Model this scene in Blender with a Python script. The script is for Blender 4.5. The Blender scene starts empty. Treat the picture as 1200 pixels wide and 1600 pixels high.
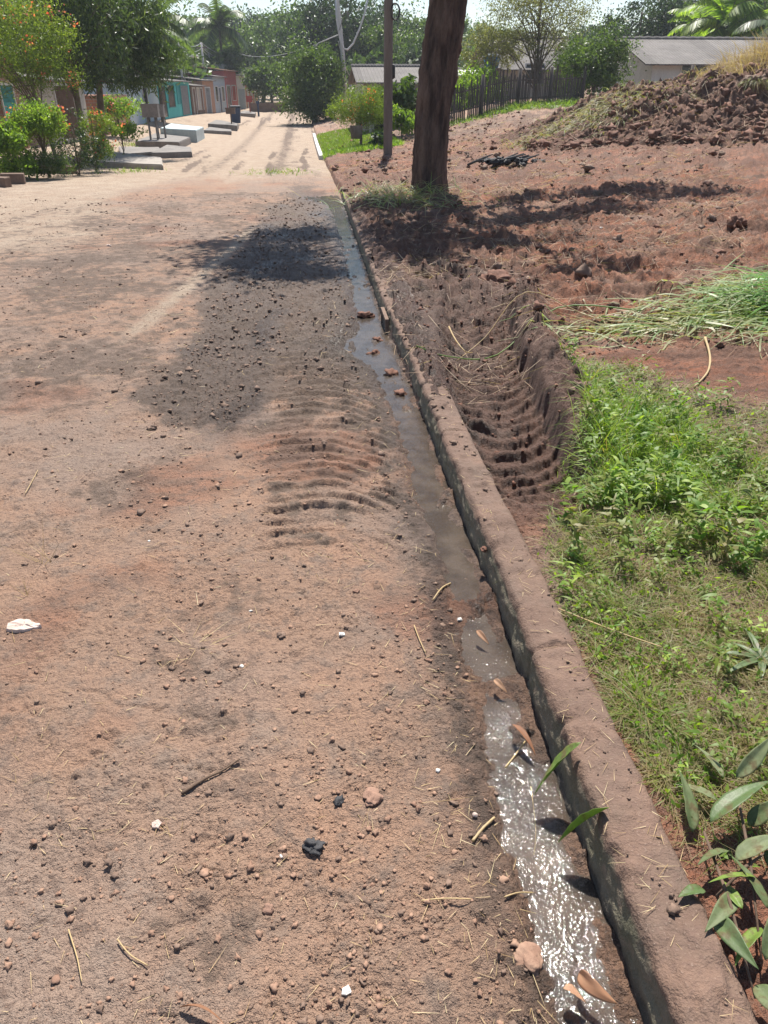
import bpy, math, random
import numpy as np
from mathutils import Vector
R=math.radians
sc=bpy.context.scene
# ------------------------------------------------ camera, sky, sun, exposure
F=1155.; PITCH=math.atan((800-140)/F); YAW=R(5.6); CH=1.5; CX=-0.56
cam=bpy.data.cameras.new('camera'); cam.sensor_fit='VERTICAL'; cam.sensor_height=36; cam.lens=F/1600*36
cam.clip_start=0.05; cam.clip_end=3000
co=bpy.data.objects.new('camera',cam); sc.collection.objects.link(co)
co.location=(CX,0,CH); co.rotation_euler=(math.pi/2-PITCH,0,-YAW)
sc.camera=co; sc.render.resolution_x=768; sc.render.resolution_y=1024
SAZ=R(8); SEL=R(59)          # sun: azimuth from +Y towards +X, elevation
w=bpy.data.worlds.new('World'); sc.world=w; w.use_nodes=True
nt=w.node_tree; sky=nt.nodes.new('ShaderNodeTexSky'); sky.sky_type='NISHITA'; sky.sun_disc=False
sky.sun_elevation=SEL; sky.sun_rotation=SAZ; sky.air_density=1.0; sky.dust_density=.6; sky.ozone_density=1.0
bg=nt.nodes['Background']; bg.inputs[1].default_value=0.085; nt.links.new(sky.outputs[0],bg.inputs[0])
sl=bpy.data.lights.new('sun','SUN'); sl.energy=5.0; sl.angle=R(0.5); sl.color=(1,.95,.87)
so=bpy.data.objects.new('sun',sl); sc.collection.objects.link(so)
sd=Vector((math.sin(SAZ)*math.cos(SEL),math.cos(SAZ)*math.cos(SEL),math.sin(SEL)))
so.rotation_euler=sd.to_track_quat('Z','Y').to_euler(); so.location=(10,20,30)
sc.view_settings.view_transform='Standard'; sc.view_settings.look='None'; sc.view_settings.gamma=1
sc.view_settings.exposure=0.78
try: sc.cycles.max_bounces=8; sc.cycles.transparent_max_bounces=16
except Exception: pass

rng=np.random.default_rng(7); random.seed(7)
# ------------------------------------------------ numpy noise
_p=np.random.default_rng(3).permutation(4096).astype(np.int64)
_g=np.random.default_rng(4).uniform(0,2*np.pi,4096); _gx=np.cos(_g).astype(np.float32); _gy=np.sin(_g).astype(np.float32)
_v=np.random.default_rng(5).random(4096).astype(np.float32); _v2=np.random.default_rng(6).random(4096).astype(np.float32)
def _h(i,j,s): return _p[(_p[(i+s*131)&4095]+j)&4095]
def perlin(x,y,s=0):
    x=np.asarray(x,float); y=np.asarray(y,float)
    i=np.floor(x).astype(np.int64); j=np.floor(y).astype(np.int64); fx=x-i; fy=y-j
    u=fx*fx*fx*(fx*(fx*6-15)+10); v=fy*fy*fy*(fy*(fy*6-15)+10)
    def g(di,dj):
        h=_h(i+di,j+dj,s); return _gx[h]*(fx-di)+_gy[h]*(fy-dj)
    a=g(0,0);b=g(1,0);c=g(0,1);d=g(1,1)
    a=a+(b-a)*u; c=c+(d-c)*u
    return (a+(c-a)*v)*1.45
def fbm(x,y,o=4,s=0,gain=.5,ridge=False):
    t=0;a=1;n=0
    for k in range(o):
        q=perlin(x*2.03**k+17*k,y*2.03**k-9*k,s+k)
        if ridge: q=1-2*np.abs(q)*1.3
        t=t+a*q; n+=a; a*=gain
    return t/n
def worley(x,y,s=0):
    x=np.asarray(x,float); y=np.asarray(y,float)
    i=np.floor(x).astype(np.int64); j=np.floor(y).astype(np.int64); fx=x-i; fy=y-j
    best=np.full(x.shape,9.); bid=np.zeros(x.shape)
    for di in (-1,0,1):
        for dj in (-1,0,1):
            h=_h(i+di,j+dj,s); d=(di+_v[h]-fx)**2+(dj+_v2[h]-fy)**2
            m=d<best; best=np.where(m,d,best); bid=np.where(m,_v[(h*7+3)&4095],bid)
    return np.sqrt(best),bid
def ss(a,b,x):
    t=np.clip((x-a)/(b-a),0,1); return t*t*(3-2*t)
def domes(x,y,s,thr=.45,keep=.5):
    d,i=worley(x,y,s); return np.clip(1-(d/thr)**2,0,1)**.85*(i<keep)*(.4+.6*i/keep)
def gz(X,Y,x,y,rx,ry,a=0):
    dx=X-x; dy=Y-y; c,s_=math.cos(a),math.sin(a); u=(dx*c+dy*s_)/rx; v=(-dx*s_+dy*c)/ry
    return np.exp(-(u*u+v*v))
# ------------------------------------------------ terrain
def zr(Y):
    Y=np.asarray(Y,float); t=np.clip((Y-22)/26,0,1)
    return np.where(Y<22,-0.028*Y,np.where(Y<48,-0.616+26*(-0.028*t+0.037*t*t/2),-0.616+26*(-0.0095)+0.009*(Y-48)))
def rise(X,Y): return np.clip(X-.2,0,9)*0.0042*np.clip(Y,0,42)+np.clip(X-9,0,80)*.01
def base(X,Y):      # smooth ground level everywhere, for placing things
    X=np.asarray(X,float)
    l=ss(-7.2,-12.5,X)*.45*ss(12,26,Y)
    return zr(Y)+np.where(X>0,.12+rise(X,Y),l)
def kerbx(Y): return np.interp(Y,[.6,1.2,2.05,3.1,4.8,6.4,10,15,17,20],[0,.012,.036,.036,.06,.045,.10,.17,.2,.2])
def rutc(Y): return np.interp(Y,[1.8,2.4,3.4,4.5,5.4,6.2,7],[.30,.33,.42,.56,.70,.86,1.0])
def darkmask(X,Y):
    xc=np.interp(Y,[3.6,4.3,5.2,6.3,8,10,13,17],[-1.15,-1.2,-1.15,-1.15,-1.1,-.9,-.8,-.7])
    wd=np.interp(Y,[3.6,4.3,5.2,6.3,8,10,13,17],[.15,.5,.42,.40,.52,.62,.6,.5])
    n=.5*fbm(X*2.0,Y*1.1,5,21,.6)
    m=ss(1.05,.5,np.abs(X-xc)/wd+n)*ss(3.7,4.1,Y+n)*ss(18,11,Y+n*9)
    m=np.maximum(m,.65*ss(1,.4,np.abs(X+.55)/.5+n*2)*ss(3.9,5.5,Y)*ss(25,15,Y+n*8))
    return np.clip(m,0,1)
def treadmask(X,Y):
    n=.3*fbm(X*3,Y*2,3,31)
    return ss(1.05,.7,np.abs(X+.52)/.36+n)*ss(2.3,2.75,Y+n)*ss(8.5,6.5,Y)
def gutw(Y): return np.interp(Y,[0,.8,1.5,2.2,3,4,4.8,5.3,6,7.5,12,15.5,16.5,17.5],[.19,.155,.145,.15,.15,.17,.22,.42,.22,.20,.22,.3,.75,.9])
WD=-.012
def fineness(Y): return 1-ss(5,11,Y)
def road_h(X,Y):
    z=zr(Y)+ss(-7.2,-12.5,X)*.45*ss(12,26,Y)
    f1=1-ss(14,40,Y)
    z=z+.010*fbm(X*1.1,Y*.9,3,1)+.010*fbm(X*5,Y*4,4,2)*f1
    fi=fineness(Y); pt=ss(-.25,.25,fbm(X*2.6,Y*2.6,4,210))
    fm=(1-ss(14,26,Y))*ss(2,5,Y); z=z+fm*(.012*fbm(X*7,Y*6,5,230,.66)+.014*domes(X*9,Y*7,231,.4,.18)*ss(-.1,.2,fbm(X*1.1,Y*.8,3,232)))
    z=z+fi*(.25+.75*pt)*(.0085*fbm(X*20,Y*20,5,3,.66)+.0040*fbm(X*110,Y*110,2,4))
    z=z+fi*(.006*domes(X*48,Y*48,5,.5,.35)*pt+.008*domes(X*24,Y*24,211,.48,.22)*pt+.012*domes(X*13,Y*13,212,.4,.10))
    z=z-.012*f1*np.exp(-(fbm(X*2.2,Y*2.2,3,213)/.035)**2)*ss(-.1,.3,fbm(X*1.3,Y*1.3,2,214))*(.5+.5*perlin(X*14,Y*14,215))
    # flaky mud scabs
    sc_=ss(.12,.2,fbm(X*3.4,Y*3.4,4,8)); z=z+.0035*sc_*f1
    # ruts along the road far away
    z=z-.05*ss(18,24,Y)*(np.exp(-((X+2.6)/.35)**2)+np.exp(-((X+4.3)/.35)**2))
    # shallow dragged lines across
    z=z+.02*ss(3.2,4,-X)*ss(9,14,Y)*fbm(X*.8+Y*.3,Y*2.2,3,9)
    dk=darkmask(X,Y)
    z=z+dk*(.018*domes(X*26,Y*20,11,.55,.8)+.014*domes(X*15,Y*12,12,.5,.5)+.018*fbm(X*20,Y*13,4,13,.65)+.012*fbm(X*5,Y*5,3,216))
    t=treadmask(X,Y)
    ph=Y+1.35*np.logaddexp(0,(X+.42)*14)/14+.25*np.logaddexp(0,(-.62-X)*14)/14+.045*fbm(X*3.5,Y*3.5,4,15,.6)
    wv=1-((ph/.105)%1); rd=ss(0,.75,wv)*ss(1,.85,wv)
    z=z+t*(.028*rd*(.25+.75*ss(-.25,.3,fbm(X*3.5,Y*5,4,17)+.05))*(.6+.4*ss(.5,.1,np.abs(X+.5)))+.006*fbm(X*30,Y*30,3,16)-.004)
    # crumbly bank beside the gutter
    X=X-kerbx(Y)*ss(-1.5,-.5,X); g=gutw(Y); bk=np.exp(-((X+g+.07)/.07)**2)*ss(17,15,Y)
    z=z+bk*(.012*domes(X*26,Y*26,18,.5,.6)+.012*domes(X*12,Y*12,19,.5,.45)+.003)
    n=.06*fbm(X*9,Y*8,4,20,.6)+.035*fbm(X*3,Y*2.2,2,24)
    gm=ss(-g-.035,-g+.03,X+n)*ss(18,16.5,Y)
    fl=-.026+.012*fbm(X*16,Y*12,4,22,.6)+.006*fbm(X*60,Y*50,3,220)+.030*ss(.30,.85,fbm(X*8,Y*5,4,23,.6)*1.7)+.020*ss(-.07,-.02,X+.5*n)*ss(-.15,.2,fbm(X*4,Y*3,3,25)+.05)
    fl=fl+.02*np.exp(-((Y-2.05-X*.2)/.09)**2)+.022*np.exp(-((Y-1.62)/.07)**2)*ss(-.2,-.05,X)
    z=z*(1-gm)+gm*(zr(Y)+fl)
    return z
def mound(X,Y):
    a=ss(5.0,9.8,X)*1.12+ss(9.5,15,X)*.8
    return a*ss(19.0,23.3,Y+.1*X-1+1.3*perlin(X*.6,Y*.5,40))*ss(30,25,Y)
def cover(Y):    # how far mud hides the kerb: 1 covered
    return np.clip(ss(3.55,3.95,Y)*ss(6.5,5.9,Y)+ss(15.2,16.4,Y),0,1)
def spill(Y): return ss(3.2,3.8,Y)*(.55+.45*ss(-.3,.3,fbm(np.asarray(Y)*1.1,np.asarray(Y)*0+7,3,52)))
def xin(Y):
    n=.045*fbm(Y*3,Y*0+.5,4,50,.6)
    return kerbx(Y)+.125-.165*cover(Y)+n*(.3+.7*spill(Y))-.085*spill(Y)*(1-cover(Y))
def weedmask(X,Y):
    n=.22*fbm(X*2.5,Y*2.0,3,51)
    near=ss(.135,.18,X-kerbx(Y)+n*.12)*ss(2.3,1.5,X+n)*ss(.9,1.3,Y+X*.2)
    top=np.interp(X,[.2,.35,.8,1.0,1.4,1.9],[1.9,2.25,3.2,4.35,4.1,3.4])
    return near*ss(.25,-.15,Y-top+n*1.6)
def lot_h(X,Y):
    xi=xin(Y); c=cover(Y)
    z=zr(Y)+rise(X,Y)+.105
    z=z+.03*fbm(X*.7,Y*.6,3,60)*ss(.2,1.2,X)
    far=ss(3.6,6.2,Y+.4*X-.6)
    wm=weedmask(X,Y)
    rough=1-.75*wm
    z=z+rough*(.036*fbm(X*3,Y*2.8,6,61,.66)*(.7+far)+(1-ss(6,12,Y))*(.014*fbm(X*24,Y*24,4,62,.65)+.008*domes(X*30,Y*30,63,.5,.4)))
    z=z+far*(.035*domes(X*3.2,Y*2.6,64,.5,.35)+.035*domes(X*6.5,Y*5,65,.5,.45)+.03*domes(X*13,Y*9,217,.5,.5)+.15*fbm(X*1.3+.3*Y,Y*3.8,6,66,.62)+.06*fbm(X*9,Y*11,4,218,.6))*ss(.1,.5,X)
    # machine tracks in the red soil beyond
    tr=ss(.15,.45,fbm(X*.55,Y*.45,2,67)+.2)*ss(6.5,9,Y)*ss(24,18,Y)
    z=z+tr*.12*np.abs(((((Y+.25*X+.04*X*X)+.1*fbm(X,Y,2,68))/.34)%1)-.5)
    # the deep tyre rut
    xc=rutc(Y); dx=X-xc; hw=.25+.03*fbm(Y*3,X*0,2,70)
    ry=ss(2.15,2.9,Y+.25*fbm(X*4,Y*4,2,71))*ss(6.6,5.9,Y)
    dep=.16*ss(2.2,3.2,Y)+.02
    wallR=ss(hw+.035,hw-.02,dx+.02*fbm(X*14,Y*14,2,72)); wallL=ss(-hw-.12,-hw+.06,dx)
    m=ry*wallR*wallL
    ph=Y-3.2*dx*dx+.035*fbm(X*4,Y*4,4,73,.6)
    wv=1-((ph/.15)%1); wv=np.where(wv<.7,wv/.7,(1-wv)/.3)
    tread=.043*ss(.15,1.,wv)*(.25+.75*ss(-.5,.15,fbm(X*5,Y*5,4,74,.6)+.1))+.014*domes(X*11,Y*11,250,.5,.35)+.016*fbm(X*7,Y*7,4,251,.6)
    z=z+m*(-dep+tread+.006*domes(X*26,Y*26,75,.5,.4)+.012*fbm(X*14,Y*18,4,76))
    # bank of squeezed mud right of the rut, scraped diagonally
    b=np.exp(-((dx-hw-.13)/.11)**2)*ss(2.6,3.6,Y)*ss(7,6,Y)
    st=((Y*.9+dx*1.6+.03*fbm(X*5,Y*5,2,77))/.075)%1
    z=z+b*(.085+.045*fbm(X*5,Y*6,4,252,.62)+.075*domes(X*6,Y*5,253,.55,.6)+.04*domes(X*13,Y*11,256,.55,.6)+.022*np.abs(st-.5)*2+.03*domes(X*9,Y*9,78,.55,.6)+.02*fbm(X*9,Y*9,3,79))
    # lumps between rut and kerb
    l=np.exp(-((X-.12-.03*(Y-4.5))/.14)**2)*ss(3.2,4.0,Y)*ss(7.2,6.2,Y)
    z=z+l*(.035+.06*domes(X*8,Y*7,80,.6,.8)+.03*domes(X*19,Y*17,81,.55,.7)+.02*fbm(X*16,Y*10,3,82,ridge=True))
    # crumbs along the far kerb and around the big tree
    l2=np.exp(-((X-.55)/.5)**2)*ss(6.2,7.2,Y)*ss(30,15,Y)
    z=z+l2*(.05*domes(X*5,Y*4,83,.55,.7)+.035*domes(X*11,Y*9,84,.55,.6)+.02)
    z=z+.07*gz(X,Y,2.1,17.0,1.2,1.0)*(.8+.6*fbm(X*3,Y*3,3,85))
    z=z+mound(X,Y)*1.0+ss(.1,.8,mound(X,Y))*(.16*domes(X*1.3,Y*1.1,86,.6,.6)+.15*domes(X*2.8,Y*2.4,87,.55,.6)+.10*domes(X*6,Y*5,219,.55,.6)+.30*fbm(X*2.0,Y*2.6,5,88,.62)-.12)
    # falls to the road where it has slid over the kerb
    e=ss(0,.10,X-xi); z0=zr(Y)-.06
    z=z*(1-c)+c*(z0*(1-e)+z*e)
    # tucked below the kerb top where the kerb shows
    sp=spill(Y); z=np.where(c<.5,z+sp*(.05+.03*domes(X*9,Y*7,221,.55,.7)+.03*fbm(X*7,Y*6,4,222))*ss(.0,.10,X-xi)*np.exp(-(np.clip(X-.3,0,9)/.25)**2),z)
    z=z-(1-c)*(.012*(1-sp)-.012*sp)*ss(.06,0,X-xi)*ss(20,10,Y)
    return z
def allh(X,Y):
    return road_h(X,Y) if X<0 else float(lot_h(np.array([X]),np.array([Y]))[0])
def H1(x,y):
    a=np.array([float(x)]); b=np.array([float(y)])
    return float((road_h(a,b) if x<0 else lot_h(a,b))[0])
# ------------------------------------------------ mesh helpers
def link(o,parent=None):
    sc.collection.objects.link(o)
    if parent is not None: o.parent=parent
    return o
def mk(name,V,Fc,mat=None,parent=None,attrs=None,smooth=True,loc=None):
    V=np.asarray(V,np.float32); me=bpy.data.meshes.new(name)
    if isinstance(Fc,np.ndarray):
        k=Fc.shape[1]; n=len(Fc); me.vertices.add(len(V)); me.vertices.foreach_set('co',V.ravel())
        me.loops.add(n*k); me.loops.foreach_set('vertex_index',Fc.astype(np.int32).ravel())
        me.polygons.add(n); me.polygons.foreach_set('loop_start',np.arange(0,n*k,k,dtype=np.int32))
        me.update(calc_edges=True)
    else: me.from_pydata([tuple(map(float,v)) for v in V],[],Fc)
    if attrs:
        for an,av in attrs.items():
            av=np.asarray(av,np.float32)
            if av.ndim==1:
                at=me.attributes.new(an,'FLOAT','POINT'); at.data.foreach_set('value',av)
            else:
                at=me.attributes.new(an,'FLOAT_COLOR','POINT'); at.data.foreach_set('color',av.ravel())
    if smooth: me.polygons.foreach_set('use_smooth',np.ones(len(me.polygons),bool))
    me.validate(); 
    if mat: me.materials.append(mat)
    o=bpy.data.objects.new(name,me); link(o,parent)
    if loc is not None: o.location=loc
    return o
def tag(o,label=None,cat=None,group=None,kind=None):
    if label: o['label']=label
    if cat: o['category']=cat
    if group: o['group']=group
    if kind: o['kind']=kind
    return o
def empty(name,loc,label,cat,group=None,rz=0):
    o=bpy.data.objects.new(name,None); o.empty_display_size=.1; link(o); o.location=loc; o.rotation_euler=(0,0,rz)
    return tag(o,label,cat,group)
class MB:
    def __init__(s): s.v=[]; s.f=[]
    def box(s,x0,x1,y0,y1,z0,z1,tilt=None):
        b=len(s.v); s.v+=[(x,y,z) for z in (z0,z1) for x,y in ((x0,y0),(x1,y0),(x1,y1),(x0,y1))]
        s.f+=[(b,b+3,b+2,b+1),(b+4,b+5,b+6,b+7),(b,b+1,b+5,b+4),(b+1,b+2,b+6,b+5),(b+2,b+3,b+7,b+6),(b+3,b,b+4,b+7)]; return s
    def hexa(s,pts):
        b=len(s.v); s.v+=list(pts)
        s.f+=[(b,b+3,b+2,b+1),(b+4,b+5,b+6,b+7),(b,b+1,b+5,b+4),(b+1,b+2,b+6,b+5),(b+2,b+3,b+7,b+6),(b+3,b,b+4,b+7)]; return s
    def tube(s,pts,rad,n=8,cap=True,jit=0):
        P=[Vector(p) for p in pts]
        if not hasattr(rad,'__len__'): rad=[rad]*len(P)
        b0=len(s.v); pu=None
        for i,p in enumerate(P):
            d=(P[min(i+1,len(P)-1)]-P[max(i-1,0)]).normalized()
            u=(pu-d*pu.dot(d)) if pu is not None else d.orthogonal()
            if u.length<1e-4: u=d.orthogonal()
            u.normalize(); pu=u; v=d.cross(u)
            for k in range(n):
                a=2*math.pi*k/n; r=rad[i]*(1+random.uniform(-jit,jit))
                s.v.append(tuple(p+u*math.cos(a)*r+v*math.sin(a)*r))
        for i in range(len(P)-1):
            for k in range(n):
                a=b0+i*n+k; c=b0+i*n+(k+1)%n; s.f.append((a,c,c+n,a+n))
        if cap: s.f.append(tuple(range(b0+n-1,b0-1,-1))); s.f.append(tuple(range(b0+(len(P)-1)*n,b0+len(P)*n)))
        return s
    def build(s,name,mat,parent=None,smooth=False,loc=None):
        return mk(name,s.v,s.f,mat,parent,None,smooth,loc)
# ray from a picture point; at() gives the place at distance Y along the street, on the ground or at the ray's height
def ray(u,v):
    x=(u-600)/F; y=(800-v)/F; fw=math.cos(PITCH)+y*math.sin(PITCH); up=-math.sin(PITCH)+y*math.cos(PITCH)
    return x*math.cos(YAW)+fw*math.sin(YAW), -x*math.sin(YAW)+fw*math.cos(YAW), up
def at(u,v,Y):
    r=ray(u,v); t=Y/r[1]; return (CX+r[0]*t,Y,CH+r[2]*t)
def gnd(u,v):
    r=ray(u,v); t=.3
    while t<300:
        x=CX+r[0]*t; y=r[1]*t; z=CH+r[2]*t
        if z<float(base(x,y)): break
        t*=1.002
    return x,y
# ------------------------------------------------ materials
def newmat(name):
    m=bpy.data.materials.new(name); m.use_nodes=True; return m,m.node_tree,m.node_tree.nodes['Principled BSDF']
class N:
    def __init__(s,nt): s.nt=nt
    def n(s,t,**k):
        o=s.nt.nodes.new(t)
        for a,b in k.items(): setattr(o,a,b)
        return o
    def L(s,a,b): s.nt.links.new(a,b)
    def pos(s): return s.n('ShaderNodeTexCoord').outputs['Object']
    def noise(s,scale,det=4,rough=.55,vec=None,dist=0):
        o=s.n('ShaderNodeTexNoise'); o.inputs['Scale'].default_value=scale; o.inputs['Detail'].default_value=det
        o.inputs['Roughness'].default_value=rough; o.inputs['Distortion'].default_value=dist
        if vec is not None: s.L(vec,o.inputs['Vector'])
        return o.outputs['Fac']
    def mapr(s,f,a,b,c=0,d=1):
        o=s.n('ShaderNodeMapRange'); s.L(f,o.inputs[0])
        for i,v in enumerate((a,b,c,d)): o.inputs[i+1].default_value=v
        return o.outputs[0]
    def mix(s,f,a,b,mode='MIX'):
        o=s.n('ShaderNodeMix',data_type='RGBA',blend_type=mode)
        for i,v in ((0,f),(6,a),(7,b)):
            if isinstance(v,(int,float)): o.inputs[i].default_value=v
            elif isinstance(v,tuple): o.inputs[i].default_value=(*v[:3],1)
            else: s.L(v,o.inputs[i])
        return o.outputs[2]
    def math(s,op,a,b=0):
        o=s.n('ShaderNodeMath',operation=op)
        for i,v in enumerate((a,b)):
            if isinstance(v,(int,float)): o.inputs[i].default_value=v
            else: s.L(v,o.inputs[i])
        return o.outputs[0]
    def bump(s,h,st,dist,nrm=None):
        o=s.n('ShaderNodeBump'); o.inputs['Strength'].default_value=st; o.inputs['Distance'].default_value=dist
        s.L(h,o.inputs['Height'])
        if nrm is not None: s.L(nrm,o.inputs['Normal'])
        return o.outputs[0]
def soil_mat():
    m,t,b=newmat('soil'); k=N(t); P=k.pos()
    A=k.n('ShaderNodeAttribute',attribute_name='mask'); sep=k.n('ShaderNodeSeparateColor'); k.L(A.outputs['Color'],sep.inputs[0])
    dark,wet,red=sep.outputs; sand=A.outputs['Alpha']
    n1=k.noise(2.2,6,.6,P); n2=k.noise(11,5,.65,P); n8=k.noise(7,7,.72,P)
    brk=k.math('MULTIPLY',k.math('SUBTRACT',n8,.5),2.6)
    dark0=dark; dark=k.math('MULTIPLY',k.mapr(k.math('ADD',dark,brk),.22,.62),k.mapr(dark,0,.15)); dark=k.math('MAXIMUM',dark,k.mapr(dark0,.7,1.1))
    sand=k.math('MULTIPLY',k.mapr(k.math('ADD',sand,k.math('MULTIPLY',brk,.8)),.2,.8),k.mapr(sand,0,.2))
    n3=k.noise(70,4,.7,P); n4=k.noise(.7,4,.6,P); n5=k.noise(320,2,.6,P)
    c=k.mix(k.mapr(n1,.38,.62),(.315,.20,.138),(.375,.222,.145))
    c=k.mix(k.mapr(n2,.50,.68),c,(.27,.195,.148))
    c=k.mix(k.math('MULTIPLY',k.mapr(n4,.46,.60),.7),c,(.275,.212,.172))
    c=k.mix(sand,c,k.mix(k.mapr(n1,.35,.65),(.45,.36,.27),(.36,.27,.195)))
    rc=k.mix(k.mapr(n1,.35,.62),(.175,.058,.028),(.35,.118,.054)); rc=k.mix(k.mapr(n2,.52,.7),rc,(.115,.058,.04))
    rc=k.mix(k.mapr(n4,.52,.66,0,.8),rc,(.26,.13,.08)); mpx=k.n('ShaderNodeMapping'); mpx.inputs['Scale'].default_value=(.6,2.2,1); k.L(P,mpx.inputs[0]); n6=k.noise(2.0,6,.68,mpx.outputs[0]); rc=k.mix(k.mapr(n6,.47,.60,0,.85),rc,(.085,.036,.023)); rc=k.mix(k.mapr(n6,.42,.30,0,.6),rc,(.30,.15,.095))
    c=k.mix(red,c,rc)
    dc=k.mix(k.mapr(n2,.4,.7),(.075,.053,.040),(.155,.115,.088)); dcr=k.mix(k.mapr(n2,.35,.7),(.085,.038,.025),(.185,.080,.050))
    dc=k.mix(red,dc,dcr)
    c=k.mix(k.math('MULTIPLY',dark,k.mapr(n3,.3,.55,.75,1)),c,dc)
    deb=k.math('MULTIPLY',k.mapr(k.noise(95,4,.75,P),.50,.60),k.mapr(k.noise(5,5,.6,P),.38,.62,.25,1)); deb2=k.math('MULTIPLY',k.mapr(k.noise(22,7,.78,P),.54,.59),k.mapr(k.noise(1.7,5,.6,P),.36,.56,.25,1)); c=k.mix(k.math('MULTIPLY',deb2,.7),c,k.mix(red,(.13,.085,.066),(.085,.04,.028))); c=k.mix(k.math('MULTIPLY',deb,.75),c,k.mix(red,(.12,.075,.058),(.085,.04,.028))); c=k.mix(k.mapr(n3,.54,.68,0,.5),c,k.mix(red,(.13,.08,.06),(.10,.045,.03))); c=k.mix(k.mapr(n5,.3,.7,0,.35),c,k.mix(.5,c,(.55,.40,.30)))
    wf=k.math('MULTIPLY',wet,k.mapr(n2,.3,.6,.6,1))  # on the lot this mask also carries the mound's painted shade
    c=k.mix(wf,c,k.mix(1.0,c,(.42,.40,.40),'MULTIPLY'))
    k.L(c,b.inputs['Base Color'])
    k.L(k.mapr(k.math('MULTIPLY',wf,k.mapr(n1,.35,.6,.7,1)),0,1,.92,.22),b.inputs['Roughness'])
    b.inputs['Specular IOR Level'].default_value=.35
    h=k.math('ADD',k.math('MULTIPLY',n3,.6),k.math('ADD',k.math('MULTIPLY',n5,.25),k.math('MULTIPLY',n2,.8)))
    k.L(k.bump(h,1.0,.030),b.inputs['Normal'])
    return m
def plain(name,c1,c2,scale=6,rough=.8,bump=.3,dist=.01,stretch=None,spec=.4,det=5):
    m,t,b=newmat(name); k=N(t); P=k.pos()
    if stretch:
        mp=k.n('ShaderNodeMapping'); mp.inputs['Scale'].default_value=stretch; k.L(P,mp.inputs[0]); P=mp.outputs[0]
    n=k.noise(scale,det,.6,P); n2=k.noise(scale*7,3,.6,P)
    c=k.mix(k.mapr(n,.35,.65),c1,c2); c=k.mix(k.mapr(n2,.5,.75,0,.5),c,tuple(.55*x for x in c1))
    k.L(c,b.inputs['Base Color']); b.inputs['Roughness'].default_value=rough; b.inputs['Specular IOR Level'].default_value=spec
    if bump: k.L(k.bump(k.math('ADD',n,k.math('MULTIPLY',n2,.5)),bump,dist),b.inputs['Normal'])
    return m
def leafmat(name,cols,trans=.45,rough=.45,spec=.4,big=False):
    """cols: ramp over the per-leaf 'tint' attribute"""
    m,t,b=newmat(name); k=N(t)
    A=k.n('ShaderNodeAttribute',attribute_name='tint'); r=k.n('ShaderNodeValToRGB'); k.L(A.outputs['Fac'],r.inputs[0])
    e=r.color_ramp.elements
    while len(e)<len(cols): e.new(.5)
    for i,(p,c) in enumerate(cols): e[i].position=p; e[i].color=(*c,1)
    nz=k.noise(28 if big else 9,5 if big else 3,.65,k.pos()); c=k.mix(k.mapr(nz,.35,.7,0,.35),r.outputs[0],k.mix(1.0,r.outputs[0],(1.5,1.3,.9),'MULTIPLY'))
    if big: c=k.mix(k.mapr(nz,.52,.66,0,.8),c,(.17,.12,.06)); c=k.mix(k.mapr(k.noise(110,3,.6,k.pos()),.5,.7,0,.4),c,k.mix(1.0,c,(.5,.5,.45),'MULTIPLY')); k.L(k.bump(nz,.5,.004),b.inputs['Normal'])
    k.L(c,b.inputs['Base Color']); b.inputs['Roughness'].default_value=rough; b.inputs['Specular IOR Level'].default_value=spec
    tr=k.n('ShaderNodeBsdfTranslucent'); k.L(k.mix(1.0,c,(1.5,1.6,.6),'MULTIPLY'),tr.inputs[0])
    mx=k.n('ShaderNodeMixShader'); mx.inputs[0].default_value=trans; out=t.nodes['Material Output']
    k.L(b.outputs[0],mx.inputs[1]); k.L(tr.outputs[0],mx.inputs[2]); k.L(mx.outputs[0],out.inputs[0])
    return m
def water_mat():
    m,t,b=newmat('muddy_water'); k=N(t); P=k.pos(); t.nodes.remove(b); out=t.nodes['Material Output']
    na=k.noise(30,3,.6,P,1.0); nb=k.noise(120,3,.6,P,.8); nc=k.noise(9,2,.5,P)
    h=k.math('ADD',na,k.math('MULTIPLY',nb,.45)); nr=k.bump(k.math('ADD',h,k.math('MULTIPLY',nc,1.2)),1.0,.00185)
    g=k.n('ShaderNodeBsdfGlossy'); g.inputs['Roughness'].default_value=.045; k.L(nr,g.inputs['Normal'])
    d=k.n('ShaderNodeBsdfDiffuse'); k.L(k.mix(k.mapr(nc,.4,.65),(.09,.072,.058),(.15,.12,.095)),d.inputs[0])
    tr=k.n('ShaderNodeBsdfTransparent'); tr.inputs[0].default_value=(.75,.62,.5,1)
    m1=k.n('ShaderNodeMixShader'); m1.inputs[0].default_value=.55; k.L(tr.outputs[0],m1.inputs[1]); k.L(d.outputs[0],m1.inputs[2])
    fr=k.n('ShaderNodeFresnel'); fr.inputs[0].default_value=1.5; k.L(nr,fr.inputs['Normal'])
    m2=k.n('ShaderNodeMixShader'); k.L(fr.outputs[0],m2.inputs[0]); k.L(m1.outputs[0],m2.inputs[1]); k.L(g.outputs[0],m2.inputs[2])
    k.L(m2.outputs[0],out.inputs[0]); return m
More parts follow.
